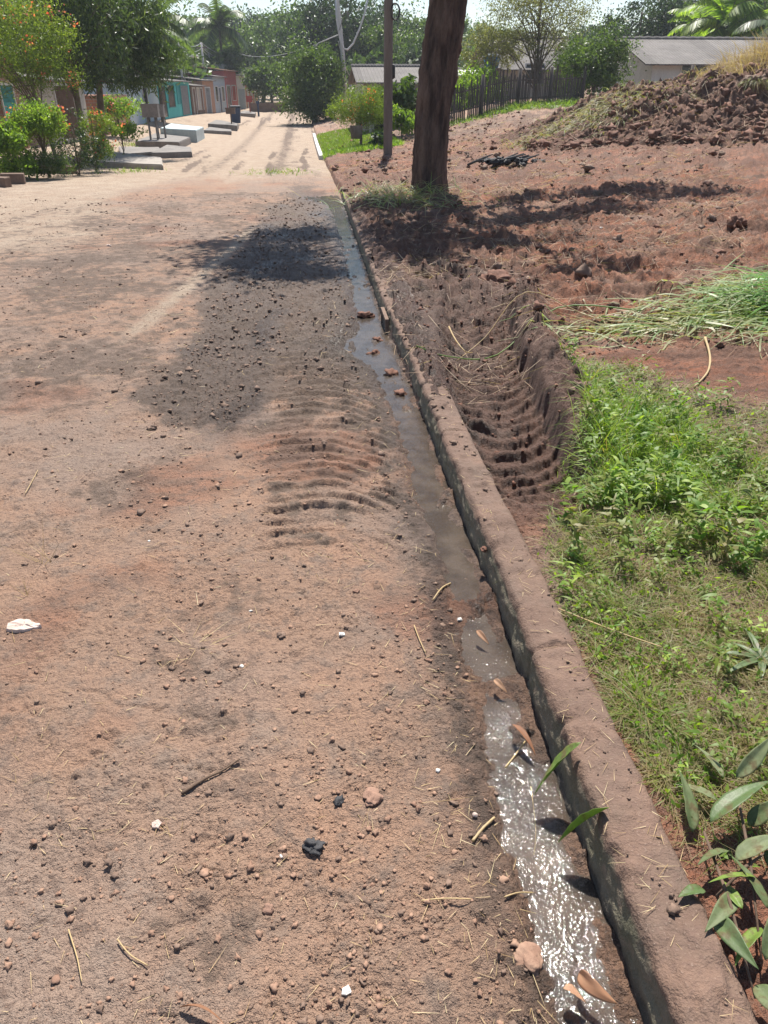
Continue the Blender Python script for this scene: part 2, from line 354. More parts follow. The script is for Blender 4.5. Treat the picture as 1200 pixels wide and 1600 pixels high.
def roof_mat(name,c1,c2,period=.18,axis=0):
    m,t,b=newmat(name); k=N(t); P=k.pos(); sp=k.n('ShaderNodeSeparateXYZ'); k.L(P,sp.inputs[0])
    wv=k.math('SINE',k.math('MULTIPLY',sp.outputs[axis],2*math.pi/period))
    n=k.noise(.8,5,.6,P); n2=k.noise(9,4,.6,P); fl_=k.math('FRACT',k.math('MULTIPLY',k.math('SINE',k.math('MULTIPLY',k.math('FLOOR',k.math('MULTIPLY',sp.outputs[axis],.9)),12.9)),43.7)); c=k.mix(k.mapr(n,.35,.65),c1,c2); c=k.mix(k.mapr(fl_,.55,.6,0,.45),c,(.07,.06,.055)); c=k.mix(k.mapr(n2,.5,.75,0,.5),c,(.06,.05,.045)); k.L(c,b.inputs['Base Color'])
    b.inputs['Roughness'].default_value=.85; k.L(k.bump(wv,.7,.03),b.inputs['Normal']); return m
def brick_mat():
    m,t,b=newmat('brick'); k=N(t); P=k.pos(); br=k.n('ShaderNodeTexBrick'); sp=k.n('ShaderNodeSeparateXYZ'); cb=k.n('ShaderNodeCombineXYZ')
    k.L(P,sp.inputs[0]); k.L(k.math('ADD',sp.outputs[0],sp.outputs[1]),cb.inputs[0]); k.L(sp.outputs[2],cb.inputs[1]); k.L(cb.outputs[0],br.inputs['Vector'])
    br.inputs['Color1'].default_value=(.33,.14,.08,1); br.inputs['Color2'].default_value=(.24,.10,.06,1); br.inputs['Mortar'].default_value=(.25,.2,.16,1)
    br.inputs['Scale'].default_value=1; br.inputs['Brick Width'].default_value=.28; br.inputs['Row Height'].default_value=.15; br.inputs['Mortar Size'].default_value=.015
    k.L(k.mix(k.mapr(k.noise(1.5,4,.6,P),.45,.7,0,.5),br.outputs[0],(.2,.14,.10)),b.inputs['Base Color']); b.inputs['Roughness'].default_value=.9; return m
M={}
M['soil']=soil_mat()
M['kerb']=None
def kerb_mat():
    m,t,b=newmat('muddy_concrete'); k=N(t); P=k.pos()
    sp=k.n('ShaderNodeSeparateXYZ'); k.L(P,sp.inputs[0])
    A=k.n('ShaderNodeAttribute',attribute_name='mask'); sep=k.n('ShaderNodeSeparateColor'); k.L(A.outputs['Color'],sep.inputs[0])
    n1=k.noise(6,5,.6,P); n2=k.noise(30,4,.65,P); n3=k.noise(160,3,.6,P)
    top=k.mix(k.mapr(n1,.35,.65),(.20,.122,.085),(.135,.09,.066)); top=k.mix(k.mapr(n2,.56,.72,0,.6),top,(.17,.105,.08))
    face=k.mix(k.mapr(n1,.35,.65),(.175,.145,.105),(.13,.12,.075)); face=k.mix(k.mapr(n2,.5,.7,0,.7),face,(.25,.18,.13))
    top=k.mix(k.mapr(k.noise(3.5,6,.7,P),.47,.60,0,.75),top,(.13,.078,.055)); top=k.mix(k.mapr(k.noise(90,4,.7,P),.50,.62,0,.55),top,(.14,.085,.065)); c=k.mix(sep.outputs[0],top,face); c=k.mix(sep.outputs[1],c,(.055,.045,.035)); c=k.mix(k.mapr(n3,.6,.75,0,.35),c,(.45,.34,.27))
    k.L(c,b.inputs['Base Color']); b.inputs['Roughness'].default_value=.88
    k.L(k.bump(k.math('ADD',n3,k.math('MULTIPLY',n2,1.4)),.8,.006),b.inputs['Normal']); return m
M['kerb']=kerb_mat()
M['water']=water_mat()
M['bark']=plain('dark_bark',(.06,.038,.032),(.20,.13,.10),7,.95,1,.09,(1,1,.22))
M['bark2']=plain('tree_bark',(.12,.085,.06),(.19,.15,.11),6,.95,.6,.03,(1,1,.3))
M['concrete']=plain('rough_concrete',(.30,.265,.235),(.38,.34,.30),2.5,.9,.3,.01)
M['conc_dark']=plain('grey_concrete',(.17,.155,.145),(.25,.225,.205),2.5,.9,.3,.01)
M['conc_blue']=plain('pale_painted_concrete',(.42,.50,.52),(.5,.57,.58),2.5,.8,.2,.01)
M['pole']=plain('weathered_wood_pole',(.13,.105,.09),(.19,.16,.14),4,.9,.6,.02,(1,1,.15))
M['cpole']=plain('concrete_pole',(.42,.41,.40),(.5,.49,.47),4,.85,.2,.01)
M['fence']=plain('old_fence_wood',(.055,.046,.042),(.12,.10,.09),3,.95,.5,.01,(1,1,.2))
M['blue']=plain('pale_blue_paint',(.45,.55,.60),(.52,.60,.64),1.2,.8,.1)
M['turq']=plain('turquoise_paint',(.06,.42,.42),(.08,.50,.48),1.2,.75,.1)
M['turqd']=plain('dark_turquoise_paint',(.03,.25,.26),(.04,.30,.30),1.2,.7,.1)
M['pink']=plain('crimson_paint',(.42,.10,.10),(.5,.14,.13),1.5,.8,.1)
M['salmon']=plain('salmon_plaster',(.48,.28,.19),(.40,.24,.17),1.5,.9,.1)
M['white']=plain('dirty_white_paint',(.66,.65,.62),(.56,.55,.53),1.5,.8,.1)
M['cream']=plain('cream_plaster',(.50,.45,.38),(.42,.37,.31),1.2,.9,.1)
M['grey']=plain('blue_grey_paint',(.36,.42,.48),(.42,.48,.53),1.5,.8,.1)
M['brown']=plain('brown_boards',(.14,.09,.065),(.20,.135,.10),3,.9,.2,.01)
M['orange']=plain('orange_paint',(.5,.22,.10),(.42,.18,.09),2,.8,.1)
M['glass']=plain('dark_window',(.02,.025,.03),(.035,.04,.045),2,.2,0,spec=.6)
M['steel']=plain('dull_metal',(.25,.26,.27),(.34,.35,.36),8,.5,.1,.004)
M['dkblue']=plain('dark_blue_plastic',(.02,.04,.09),(.03,.055,.12),3,.45,.05)
M['tank']=plain('blue_plastic_tank',(.02,.12,.22),(.03,.15,.27),3,.5,.05)
M['redbox']=plain('red_painted_metal',(.38,.06,.05),(.3,.05,.04),3,.6,.05)
M['black']=plain('black_rubber',(.015,.015,.016),(.03,.03,.03),8,.6,.1)
M['wire']=plain('pale_cable',(.4,.4,.4),(.5,.5,.5),4,.6,0)
M['roof']=roof_mat('fibre_cement_roof',(.13,.115,.105),(.20,.18,.165),.18,0)
M['roofy']=roof_mat('fibre_cement_roof_rows',(.14,.13,.12),(.2,.18,.17),.18,1)
M['brick']=brick_mat()
M['stone']=plain('pinkish_stone',(.50,.38,.32),(.62,.50,.43),25,.85,.5,.004)
M['whitechip']=plain('white_rubble',(.72,.69,.64),(.6,.56,.5),40,.8,.3,.002)
M['char']=plain('black_lump',(.035,.034,.036),(.07,.068,.07),60,.75,.8,.006)
M['claylump']=plain('clay_lump',(.24,.14,.10),(.34,.205,.145),50,.9,.8,.004)
M['twig']=plain('brown_twig',(.10,.065,.045),(.16,.105,.07),50,.9,.4,.002)
M['straw']=leafmat('straw',[(0,(.30,.20,.10)),(.5,(.48,.36,.20)),(1,(.60,.50,.32))],.2,.6)
M['deadleaf']=leafmat('dead_leaf',[(0,(.20,.09,.05)),(.5,(.32,.17,.10)),(1,(.42,.26,.17))],.25,.7)
M['weed']=leafmat('weed_leaf',[(0,(.26,.20,.12)),(.25,(.22,.21,.08)),(.45,(.17,.22,.045)),(.8,(.12,.23,.035)),(1,(.30,.40,.07))],.45,.5)
M['cutgrass']=leafmat('cut_grass_blade',[(0,(.34,.27,.15)),(.35,(.30,.34,.20)),(.65,(.14,.26,.07)),(1,(.10,.26,.04))],.4,.45)
M['drygrass']=leafmat('dry_grass',[(0,(.26,.18,.13)),(.5,(.37,.275,.20)),(1,(.46,.37,.28))],.3,.7)
M['bigleaf']=leafmat('broad_leaf',[(0,(.15,.20,.10)),(.5,(.10,.17,.05)),(1,(.20,.29,.06))],.35,.45,.4,True)
M['paleleaf']=leafmat('grey_green_leaf',[(0,(.15,.18,.09)),(.5,(.13,.175,.075)),(1,(.22,.25,.14))],.3,.6,.3,True)
G=lambda a,b,c,t=.4:[(0,a),(.5,b),(1,c)]
M['l_dark']=leafmat('dark_tree_leaf',G((.018,.035,.018),(.032,.06,.026),(.06,.10,.038)),.35,.45,.4)
M['l_mid']=leafmat('green_tree_leaf',G((.04,.07,.026),(.075,.125,.04),(.14,.20,.06)),.42)
M['l_bright']=leafmat('bright_tree_leaf',G((.08,.14,.03),(.15,.24,.045),(.28,.38,.07)),.55)
M['l_olive']=leafmat('olive_tree_leaf',G((.10,.105,.05),(.16,.17,.075),(.24,.24,.12)),.4)
M['l_flame']=leafmat('feathery_leaf',G((.07,.12,.02),(.13,.19,.035),(.24,.30,.06)),.5)
M['l_mango']=leafmat('drooping_leaf',G((.03,.055,.028),(.055,.09,.04),(.15,.21,.07)),.38,.42,.4)
M['flower']=leafmat('orange_red_flower',G((.55,.10,.05),(.65,.18,.09),(.75,.30,.14)),.4,.6)
M['flowerp']=leafmat('pink_red_flower',G((.55,.08,.09),(.65,.16,.14),(.75,.28,.22)),.4,.6)
# ------------------------------------------------ foliage
def rvec(n,r): v=r.normal(size=(n,3)); return v/np.linalg.norm(v,axis=1,keepdims=True)
def leafcards(name,P,size,aspect,mat,parent,r,droop=0,tint=None,fold=.25,smooth=False,loc=None):
    n=len(P); d=rvec(n,r); d[:,2]-=droop; d/=np.linalg.norm(d,axis=1,keepdims=True)
    s=np.cross(d,rvec(n,r)); s/=np.linalg.norm(s,axis=1,keepdims=True)+1e-9; u=np.cross(s,d)
    L=size[:,None]; W=L*aspect; c=P+d*L*.45
    V=np.stack([P,c+s*W*.5+u*W*fold,P+d*L,c-s*W*.5+u*W*fold],1).reshape(-1,3)
    Fq=np.arange(n*4).reshape(n,4)
    if tint is None: tint=r.random(n)
    return mk(name,V,Fq,mat,parent,{'tint':np.repeat(np.clip(tint,0,1),4)},smooth,loc)
def crownpts(blobs,n,r,clump=.16,shell=.55,nc=None):
    """leaf positions in clumps within ellipsoids (cx,cy,cz,rx,ry,rz)"""
    B=np.array(blobs,float); vol=(B[:,3]*B[:,4]*B[:,5])**.75; nc=nc or max(20,n//45)
    bi=r.choice(len(B),nc,p=vol/vol.sum()); d=rvec(nc,r); rad=(shell+(1-shell)*r.random(nc))**.8
    C=B[bi,:3]+d*B[bi,3:]*rad[:,None]*(1+.22*r.normal(size=nc))[:,None]
    cr=np.mean(B[bi,3:],1)*clump*(.6+.9*r.random(nc))
    k=r.integers(0,nc,n); P=C[k]+r.normal(size=(n,3))*cr[k][:,None]*[1,1,.75]
    ct=r.random(nc); tint=.6*ct[k]+.4*r.random(n)
    return P,tint,C
def limbs(mb,base_,top,C,r,rad,n=14,split=.45,lean=None):
    base_=np.array(base_,float); top=np.array(top,float)
    T=[tuple(base_+(top-base_)*t+np.array([math.sin(t*5)*.15*rad*3,math.cos(t*4)*.1*rad*3,0])*(t>0)) for t in np.linspace(0,1,7)]
    mb.tube(T,[rad*(1.25 if i==0 else 1-.5*i/6) for i in range(7)],8)
    for q in r.choice(len(C),min(n,len(C)),replace=False):
        t=r.uniform(split,1.0); s=base_+(top-base_)*t; e=C[q]; m=(s+e)/2+np.array([0,0,.12*np.linalg.norm(e-s)])
        k0=rad*(1-.5*t)*.45
        mb.tube([tuple(s),tuple(m),tuple(e)],[k0,k0*.6,k0*.2],5,cap=False)
def tree(name,label,loc,height,blobs,n,lsize,mat,trad,aspect=.5,droop=0,seed=0,group=None,cat='tree',clump=.16,bark='bark2',nl=14,shell=.55,split=.45,flowers=None,toph=.75):
    r=np.random.default_rng(seed); root=empty(name,loc,label,cat,group)
    P,tint,C=crownpts(blobs,n,r,clump,shell)
    leafcards('crown',P,lsize*(.6+.8*r.random(n)),aspect,M[mat],root,r,droop,tint)
    mb=MB(); cc=np.mean(C,0); limbs(mb,(0,0,-.3),(cc[0]*.6,cc[1]*.6,height*toph),C,r,trad,nl,split)
    mb.build('trunk',M[bark],root,True)
    if flowers:
        nf,fs,fm=flowers; k=r.integers(0,len(C),nf//9+1); F0=C[k]*[1.05,1.05,1.06]
        Pf=F0[r.integers(0,len(F0),nf)]+r.normal(size=(nf,3))*fs*1.2
        leafcards('blossom',Pf,fs*(.6+.8*r.random(nf)),.8,M[fm],root,r)
    return root
def copytree(root,loc,rz,s,label,group=None):
    c=root.copy(); sc.collection.objects.link(c); c.location=loc; c.rotation_euler=(0,0,rz); c.scale=(s,s,s); c['label']=label
    if group: c['group']=group
    for ch in list(root.children):
        d=ch.copy(); sc.collection.objects.link(d); d.parent=c
        for g in list(ch.children):
            e=g.copy(); sc.collection.objects.link(e); e.parent=d
    return c
def ribbons(P,D,L,W,bend,r,seg=4,updir=None,twist=.6):
    """P base, D unit direction, L length, W width, bend = sag vector strength. returns V,F"""
    n=len(P); s=np.cross(D,np.array([0,0,1.])+.5*rvec(n,r)); s/=np.linalg.norm(s,axis=1,keepdims=True)+1e-9
    hz=rvec(n,r); hz[:,2]=0
    rows=[]
    for i in range(seg+1):
        t=i/seg; c=P+D*(L*t)[:,None]+(hz*.25*bend[:,None]+np.array([0,0,-1.])*bend[:,None]*(.6 if updir is None else updir))*(L*t*t)[:,None]
        wd=W*(1-.85*t**1.6)*(.7+.3*min(1,t*4))
        rows.append(c-s*wd[:,None]*.5); rows.append(c+s*wd[:,None]*.5)
    V=np.stack(rows,1).reshape(-1,3); k=2*(seg+1); q=np.array([[2*i,2*i+1,2*i+3,2*i+2] for i in range(seg)])
    Fq=(np.arange(n)[:,None,None]*k+q[None]).reshape(-1,4); return V,Fq,k
def ico(sub):
    t=(1+5**.5)/2; V=np.array([(-1,t,0),(1,t,0),(-1,-t,0),(1,-t,0),(0,-1,t),(0,1,t),(0,-1,-t),(0,1,-t),(t,0,-1),(t,0,1),(-t,0,-1),(-t,0,1)],float)
    Fc=[(0,11,5),(0,5,1),(0,1,7),(0,7,10),(0,10,11),(1,5,9),(5,11,4),(11,10,2),(10,7,6),(7,1,8),(3,9,4),(3,4,2),(3,2,6),(3,6,8),(3,8,9),(4,9,5),(2,4,11),(6,2,10),(8,6,7),(9,8,1)]
    V=[v/np.linalg.norm(v) for v in V]
    for _ in range(sub):
        c={}; nf=[]
        def mid(a,b):
            k=(min(a,b),max(a,b))
            if k not in c: v=V[a]+V[b]; V.append(v/np.linalg.norm(v)); c[k]=len(V)-1
            return c[k]
        for a,b,d in Fc: x,y,z=mid(a,b),mid(b,d),mid(d,a); nf+=[(a,x,z),(b,y,x),(d,z,y),(x,y,z)]
        Fc=nf
    return np.array(V),np.array(Fc)
ICO0=ico(0); ICO1=ico(1); ICO2=ico(2); ICO3=ico(3)
def lumpy(V,r,amp=.25,fl=.6,freq=1.3):
    o=r.random(3)*50; n=perlin(V[:,0]*freq+o[0],V[:,1]*freq+o[1]+V[:,2]*1.7,3)+.5*perlin(V[:,2]*freq*2+o[2],V[:,0]*freq*2+V[:,1]*2,5)
    return V*(1+amp*2*n)[:,None]*[1,.6+.6*r.random(),fl]
def rock(name,x,y,s,mat,label,cat,seed,fl=.5,group=None,sub=2,parent=None,amp=.25,z=None,rz=None,freq=1.3):
    r=np.random.default_rng(seed); V,Fc=(ICO2,ICO3,ICO1)[{2:0,3:1,1:2}[sub]]
    V=lumpy(V,r,amp,fl,freq)*s; zz=H1(x,y) if z is None else z
    o=mk(name,V,Fc,M[mat],parent,None,False,(x,y,zz+s*fl*.45)); o.rotation_euler=(0,0,r.uniform(0,6.3) if rz is None else rz)
    return tag(o,label,cat,group)
#================================================= GROUND
def rowsY():
    v=np.linspace(1640,243,1020); Ys=[]
    for q in v:
        r=ray(600,q); Ys.append(CH/(-r[2]+.028*r[1])*r[1] if -r[2]+.028*r[1]>0 else 60)
    Ys=np.array(Ys); Ys=Ys[Ys<34]
    a=np.linspace(-3,Ys[0]-.1,14); b=Ys[-1]*(420/Ys[-1])**(np.linspace(0,1,110)[1:])
    return np.concatenate([a,Ys,b])
YR=rowsY()
def grid(x0,x1,outer,side,n,pw=1.0):
    """rows follow YR; columns from x0(Y) to x1(Y); outer columns stretch away"""
    t=np.linspace(0,1,n)**pw; X=x0[:,None]+(x1-x0)[:,None]*t[None]
    k=np.linspace(0,1,26)[1:]**3
    if side<0: ext=x0[:,None]-k[::-1][None]*outer; X=np.concatenate([ext,X],1)
    else: X=np.concatenate([X,x1[:,None]+k[None]*outer],1)
    Y=np.repeat(YR[:,None],X.shape[1],1); return X,Y
def gridmesh(name,X,Y,Z,msk,mat,keep=None):
    n,m=X.shape; idx=np.arange(n*m).reshape(n,m)
    Q=np.stack([idx[:-1,:-1],idx[:-1,1:],idx[1:,1:],idx[1:,:-1]],-1).reshape(-1,4)
    V=np.stack([X,Y,Z],-1).reshape(-1,3)
    if keep is not None:
        kk=keep[:-1,:-1].ravel(); Q=Q[kk]; used=np.zeros(n*m,bool); used[Q.ravel()]=True; mp=np.cumsum(used)-1
        V=V[used]; Q=mp[Q]; msk=msk.reshape(-1,4)[used]
    return mk(name,V,Q,mat,None,{'mask':msk.reshape(-1,4)})
hw=.56*np.clip(YR,0,90)+.42
xl=CX-hw*1.02; 
X,Y=grid(xl,kerbx(YR)+.03,220,-1,620,.9)
Zr=road_h(X,Y)
dk=darkmask(X,Y); g_=gutw(Y)
Xk=X-kerbx(Y)
wet=np.clip(np.exp(-np.clip(-Xk-g_-.02,0,9)/.13)*ss(18,15.5,Y)+.50*dk+.5*ss(.15,.4,fbm(X*1.4,Y*.7,3,90))*ss(2,4,Y)*ss(-2.1,-.9,X)*ss(18,14,Y),0,1)
# pale dried streak beside the dark mud
stx=np.interp(Y,[5.2,6,8,10,12],[-2.05,-1.95,-1.75,-1.55,-1.4]); streak=np.exp(-((X-stx)/(.09+.02*Y/6))**2)*ss(5.2,6.2,Y+.3*fbm(X*4,Y*3,2,91))*ss(13.5,11.5,Y)
dkr=np.clip(dk*.95+.60*treadmask(X,Y)*ss(.2,-.25,fbm(X*4,Y*4,3,93))+.5*np.exp(-((Xk+g_+.06)/.06)**2)*ss(17,15,Y)+.30*ss(.12,.3,fbm(X*1.7,Y*1.3,4,92))*ss(-2.6,-1.2,X),0,1)*(1-.9*streak)
tracks=fbm(X*1.5+.6*fbm(X*.3,Y*.08,2,234),Y*.05,4,233)-.12+.4*fbm(X*1.2,Y*.5,4,235)
sand=np.clip(ss(-2.8,-4.2,X+.10*(Y-10)+1.0*fbm(X*.6,Y*.25,3,94))*ss(8,11,Y)*.8+ss(18,26,Y+3*fbm(X*.5,Y*.2,3,240))*.9+.9*streak,0,1)
dkr=np.clip(dkr+.55*ss(20,28,Y)*(np.exp(-((X+1.4)/.3)**2)+np.exp(-((X+3.5)/.3)**2)*.8+.5*ss(.1,.35,fbm(X*.8,Y*.2,3,95))*ss(-2.2,-.6,X)),0,1)
dkr=dkr+.5*ss(.05,.4,tracks)*ss(20,30,Y)*ss(-7,-5.5,X)+.35*ss(.1,.35,tracks)*ss(6,9,Y)*ss(-7,-4,X)
dkr=dkr+(.30+.30*ss(-.1,.3,fbm(X*1.1,Y*.6,5,241,.6)))*ss(3.2,5,Y+.8*fbm(X*.9,Y*.9,3,242))*ss(21,15,Y)*ss(-6.5,-3.5,X+.1*(Y-8)*0)*(1-.8*streak)
dkr=dkr+.28*ss(.3,.55,fbm(X*.5,Y*.7,3,99)+.15)*ss(-6,-3,X)*(1-sand)
red=.0*X+.5*ss(.1,.35,fbm(X*.9,Y*.8,3,96)-.1+.35*gz(X,Y,-1.0,3.1,.8,.8))*(1-sand)
msk=np.stack([np.clip(dkr,0,1),wet,np.clip(red,0,1),np.clip(sand,0,1)],-1)
verge=X<(-7.0+.35*fbm(X*.4,Y*.4,2,97)-ss(40,90,Y)*1.2)*(Y>0)-9*(Y<=12)
tag(gridmesh('road',X,Y,Zr,msk,M['soil'],~verge),kind='structure')
msk[...,0]=np.clip(.35*ss(.0,.4,fbm(X*.7,Y*.5,3,98)),0,1); msk[...,3]=.75
tag(gridmesh('verge',X,Y,Zr,msk,M['soil'],verge),kind='structure')
# lot
xr=CX+hw*1.0+.25
xi=xin(YR)
X,Y=grid(xi,xr,220,1,640,1.15)
Zl=lot_h(X,Y)-.35*ss(.03,.35,mound(X,Y))
hid=rutc(Y); wm=weedmask(X,Y)
mud=np.clip(np.exp(-((X-hid)/.55)**4)*ss(2.1,2.6,Y+.2*fbm(X*3,Y*3,2,101))*ss(8,6.5,Y)+ss(3.2,3.8,Y)*ss(.5,.2,X)*ss(17,14,Y)*.9+.75*np.exp(-((X-.7)/.7)**2)*ss(6,7,Y)*ss(17,13,Y)+ss(.1,.5,mound(X,Y))*1.0+.70*ss(0,.25,fbm(X*1.2,Y*1.6,5,102,.62))*ss(6,8,Y)*ss(.4,1,X)+.5*ss(11,17,Y)*ss(-.35,.1,fbm(X*.8,Y*1.2,4,243))*ss(40,34,Y)+.5*wm+.5*gz(X,Y,2.1,17,1.5,1.5),0,1)
mud=mud*(1-.85*ss(1.35,1.6,X-hid)*ss(6,4.5,Y))
redl=np.clip(.95-.45*ss(.05,.35,fbm(X*1.1,Y*1.3,3,103))-.55*wm-.6*ss(27,34,Y),0,1)
wet_shade=np.clip(.85*ss(.15,.7,mound(X,Y))+.55*mud*ss(2,3,Y)*ss(9,6,Y)+.25*(X<.3)*ss(3,4,Y)*ss(18,14,Y),0,1)  # mound term darkens the soil as painted backlit shade; the rest is wet mud
sandl=ss(24,34,Y)*.35+.3*ss(1.3,1.8,X)*ss(5,3.5,Y)
msk=np.stack([mud,wet_shade,redl,np.clip(sandl,0,1)],-1)
tag(gridmesh('ground',X,Y,Zl,msk,M['soil']),kind='structure')
#================================================= KERB
def kerbgrid(y0,y1,n,name,lift=0,white=False):
    Ys=np.linspace(0,1,n)**1.6*(y1-y0)+y0
    # profile across: face bottom, face, rounded arris, top, back
    pr=[(-.004,-.09),(-.003,-.05),(-.001,-.01),(.001,.02),(.003,.05),(.005,.08),(.007,.100),(.012,.113),(.021,.120),(.04,.123),(.06,.124),(.085,.124),(.11,.124),(.135,.123),(.155,.119),(.168,.110),(.172,.09),(.175,.03),(.175,-.05)]
    P=[]
    for i in range(len(pr)-1):
        a,b=pr[i],pr[i+1]; m=max(1,int(math.hypot(b[0]-a[0],b[1]-a[1])/.006))
        for j in range(m): t=j/m; P.append((a[0]+(b[0]-a[0])*t,a[1]+(b[1]-a[1])*t))
    P.append(pr[-1]); P=np.array(P); P[:,0]=np.where(P[:,0]>.02,.02+(P[:,0]-.02)*.85,P[:,0]); s=np.linspace(0,1,len(P))
    YY=np.repeat(Ys[:,None],len(P),1); XX=np.repeat(P[None,:,0],n,0); ZZ=np.repeat(P[None,:,1],n,0)
    on=ss(.10,.124,ZZ); fc=1-on
    wob=.008*fbm(YY*1.3,YY*0+1,3,110)+kerbx(YY)
    nx=fbm(YY*9,ZZ*22+XX*8,4,111); nf=fbm(YY*45,ZZ*70+XX*45,3,112)
    edge=np.exp(-((XX-.015)/.02)**2)*ss(.06,.1,ZZ)
    chip=ss(.12,.5,fbm(YY*7,YY*0+3,3,113))*edge
    XX=XX+wob+.009*nx*(.4+fc)+.004*nf+.022*chip
    ZZ=ZZ+on*(.007*fbm(YY*6,XX*7,3,114)+.006*fbm(YY*24,XX*24,4,115,.65)+.007*domes(YY*26,XX*26,116,.45,.25)+.012*ss(.1,.45,fbm(YY*3.2,XX*6,5,254,.62))+.010*domes(YY*13,XX*13,255,.45,.2))-.012*chip
    for jy in (1.62,3.3,5.4,7.6,9.9,12.3): ZZ=ZZ-.012*np.exp(-((YY-jy-.05*XX)/.008)**2)*on; XX=XX+.01*np.exp(-((YY-jy)/.008)**2)*fc
    XK=XX-kerbx(YY); fm=ss(.104,.09,ZZ)*(XK<.1)
    damp=ss(.035,-.005,ZZ+.012*fbm(YY*14,YY*0,2,117))*(XK<.1)
    V=np.stack([XX,YY,ZZ*(1+.10*(ZZ>0))+zr(YY)+lift],-1).reshape(-1,3); m=len(P)
    idx=np.arange(n*m).reshape(n,m); Q=np.stack([idx[:-1,:-1],idx[1:,:-1],idx[1:,1:],idx[:-1,1:]],-1).reshape(-1,4)
    col=np.stack([fm,damp,0*fm,0*fm],-1).reshape(-1,4)
    return mk(name,V,Q,M['kerb'],None,{'mask':col})
tag(kerbgrid(-.6,17,1500,'kerb'),kind='structure')
mb=MB()
for i in range(17):
    y=31+i*1.05; mb.box(.02,.17,y,y+1.03,float(zr(y))-.1,float(zr(y))+.15+(.012 if i%2 else 0))
kk=mb.build('painted_kerb',M['white']); tag(kk,kind='structure')
#================================================= WATER
yy=np.concatenate([np.linspace(-.4,6,220),np.linspace(6,17.6,160)[1:]]); gw=gutw(yy)
t=np.linspace(0,1,14); X=kerbx(yy)[:,None]-(gw[:,None]+.07)*(1-t)[None]+.02*t[None]; Y=np.repeat(yy[:,None],14,1)
Z=zr(Y)+WD+.0015*fbm(X*8,Y*6,2,120); n,m=X.shape; idx=np.arange(n*m).reshape(n,m)
Q=np.stack([idx[:-1,:-1],idx[:-1,1:],idx[1:,1:],idx[1:,:-1]],-1).reshape(-1,4)
tag(mk('water',np.stack([X,Y,Z],-1).reshape(-1,3),Q,M['water']),kind='structure')
#================================================= CLODS AND LITTER (uncountable)
def hh(x,y): return np.where(x<0,road_h(x,y),lot_h(x,y))
def clods(name,label,x,y,s,mat,ic,seed,sink=.25,flat=.65):
    r=np.random.default_rng(seed); V0,F0=ic; n=len(x); k=14
    var=[lumpy(V0,r,.35,flat,1.6)*(1+.26*r.normal(size=(len(V0),1)).clip(-1.4,1.4)) for _ in range(k)]
    vi=r.integers(0,k,n); a=r.uniform(0,6.28,n); z=hh(x,y)
    VV=np.stack(var)[vi]; c,s_=np.cos(a),np.sin(a)
    X=VV[:,:,0]*c[:,None]-VV[:,:,1]*s_[:,None]; Yv=VV[:,:,0]*s_[:,None]+VV[:,:,1]*c[:,None]
    O=np.stack([X*s[:,None]+x[:,None],Yv*s[:,None]+y[:,None],VV[:,:,2]*s[:,None]+(z+s*flat*(1-2*sink))[:,None]],-1).reshape(-1,3)
    Fq=(np.arange(n)[:,None,None]*len(V0)+F0[None]).reshape(-1,3)
    o=mk(name,O,Fq,mat,None,None,False); return tag(o,label,'clods',kind='stuff')
def scatter(n,y0,y1,xf,seed,dens):
    """rejection sampling, denser near the viewer"""
    r=np.random.default_rng(seed); ox=[];oy=[];c=0
    while c<n:
        y=y0*(y1/y0)**r.random(20000); x0,x1=xf(y); x=x0+(x1-x0)*r.random(20000)
        k=r.random(20000)<np.clip(dens(x,y),0,1); ox.append(x[k]); oy.append(y[k]); c+=k.sum()
    return np.concatenate(ox)[:n],np.concatenate(oy)[:n],r
roadx=lambda y:(CX-.53*y-.45,kerbx(y)-gutw(y)-.01)
def dens1(x,y):
    cl=ss(-.05,.4,fbm(x*2.4,y*2.4,4,130)+.1); band=np.exp(-((x+.62)/.28)**2)*ss(2.2,1.6,y)+np.exp(-((x+gutw(y)+.09)/.08)**2)
    return (.12+.5*cl)*(.3+.7*ss(-2.6,-.6,x))+.8*band*(.3+.7*cl)+.3*darkmask(x,y)
x,y,r=scatter(11000,.6,9,roadx,131,dens1)
s=.0009*np.exp(r.normal(size=len(x))*.8)*(1+.30*y); big=s>.0075
M['clod']=plain('soil_clod',(.25,.145,.10),(.36,.225,.155),30,.95,.6,.003); M['clodd']=plain('dark_soil_clod',(.15,.10,.075),(.25,.165,.12),30,.9,.6,.003); M['clodr']=plain('red_mud_clod',(.13,.06,.04),(.21,.10,.065),20,.85,.7,.004)
d_=(r.random(len(x))<.28+.7*darkmask(x,y)+.5*np.exp(-((x+gutw(y)+.07)/.07)**2))
clods('clods','small crumbs of dry tan soil strewn over the dirt road',x[~d_],y[~d_],np.minimum(s[~d_],.008),M['clod'],ICO1,132)
clods('clods','small crumbs of dark mud strewn over the dirt road',x[d_],y[d_],np.minimum(s[d_]*1.1,.009),M['clodd'],ICO1,133)
x,y,r=scatter(6500,2.6,18,lambda y:(CX-.5*y-.3,kerbx(y)-gutw(y)-.1),245,lambda x,y:.12+.88*ss(-.05,.3,fbm(x*1.3,y*1.1,4,246)))
clods('clods','dark specks and crumbs trodden into the middle stretch of the road',x,y,np.minimum(.0009*np.exp(r.normal(size=len(x))*.8)*(.8+.35*y),.022),M['clodd'],ICO0,247,.3)
x,y,r=scatter(1800,3.7,17,lambda y:(-2.2+0*y,-.25+0*y),134,lambda x,y:darkmask(x,y))
clods('clods','dark wet mud crumbs on the churned strip of road',x,y,np.minimum(.003*np.exp(r.normal(size=len(x))*.8)*(.5+.15*y),.02),M['clodd'],ICO1,135)
lotx=lambda y:(xin(y)+.02,CX+.53*y+.5)
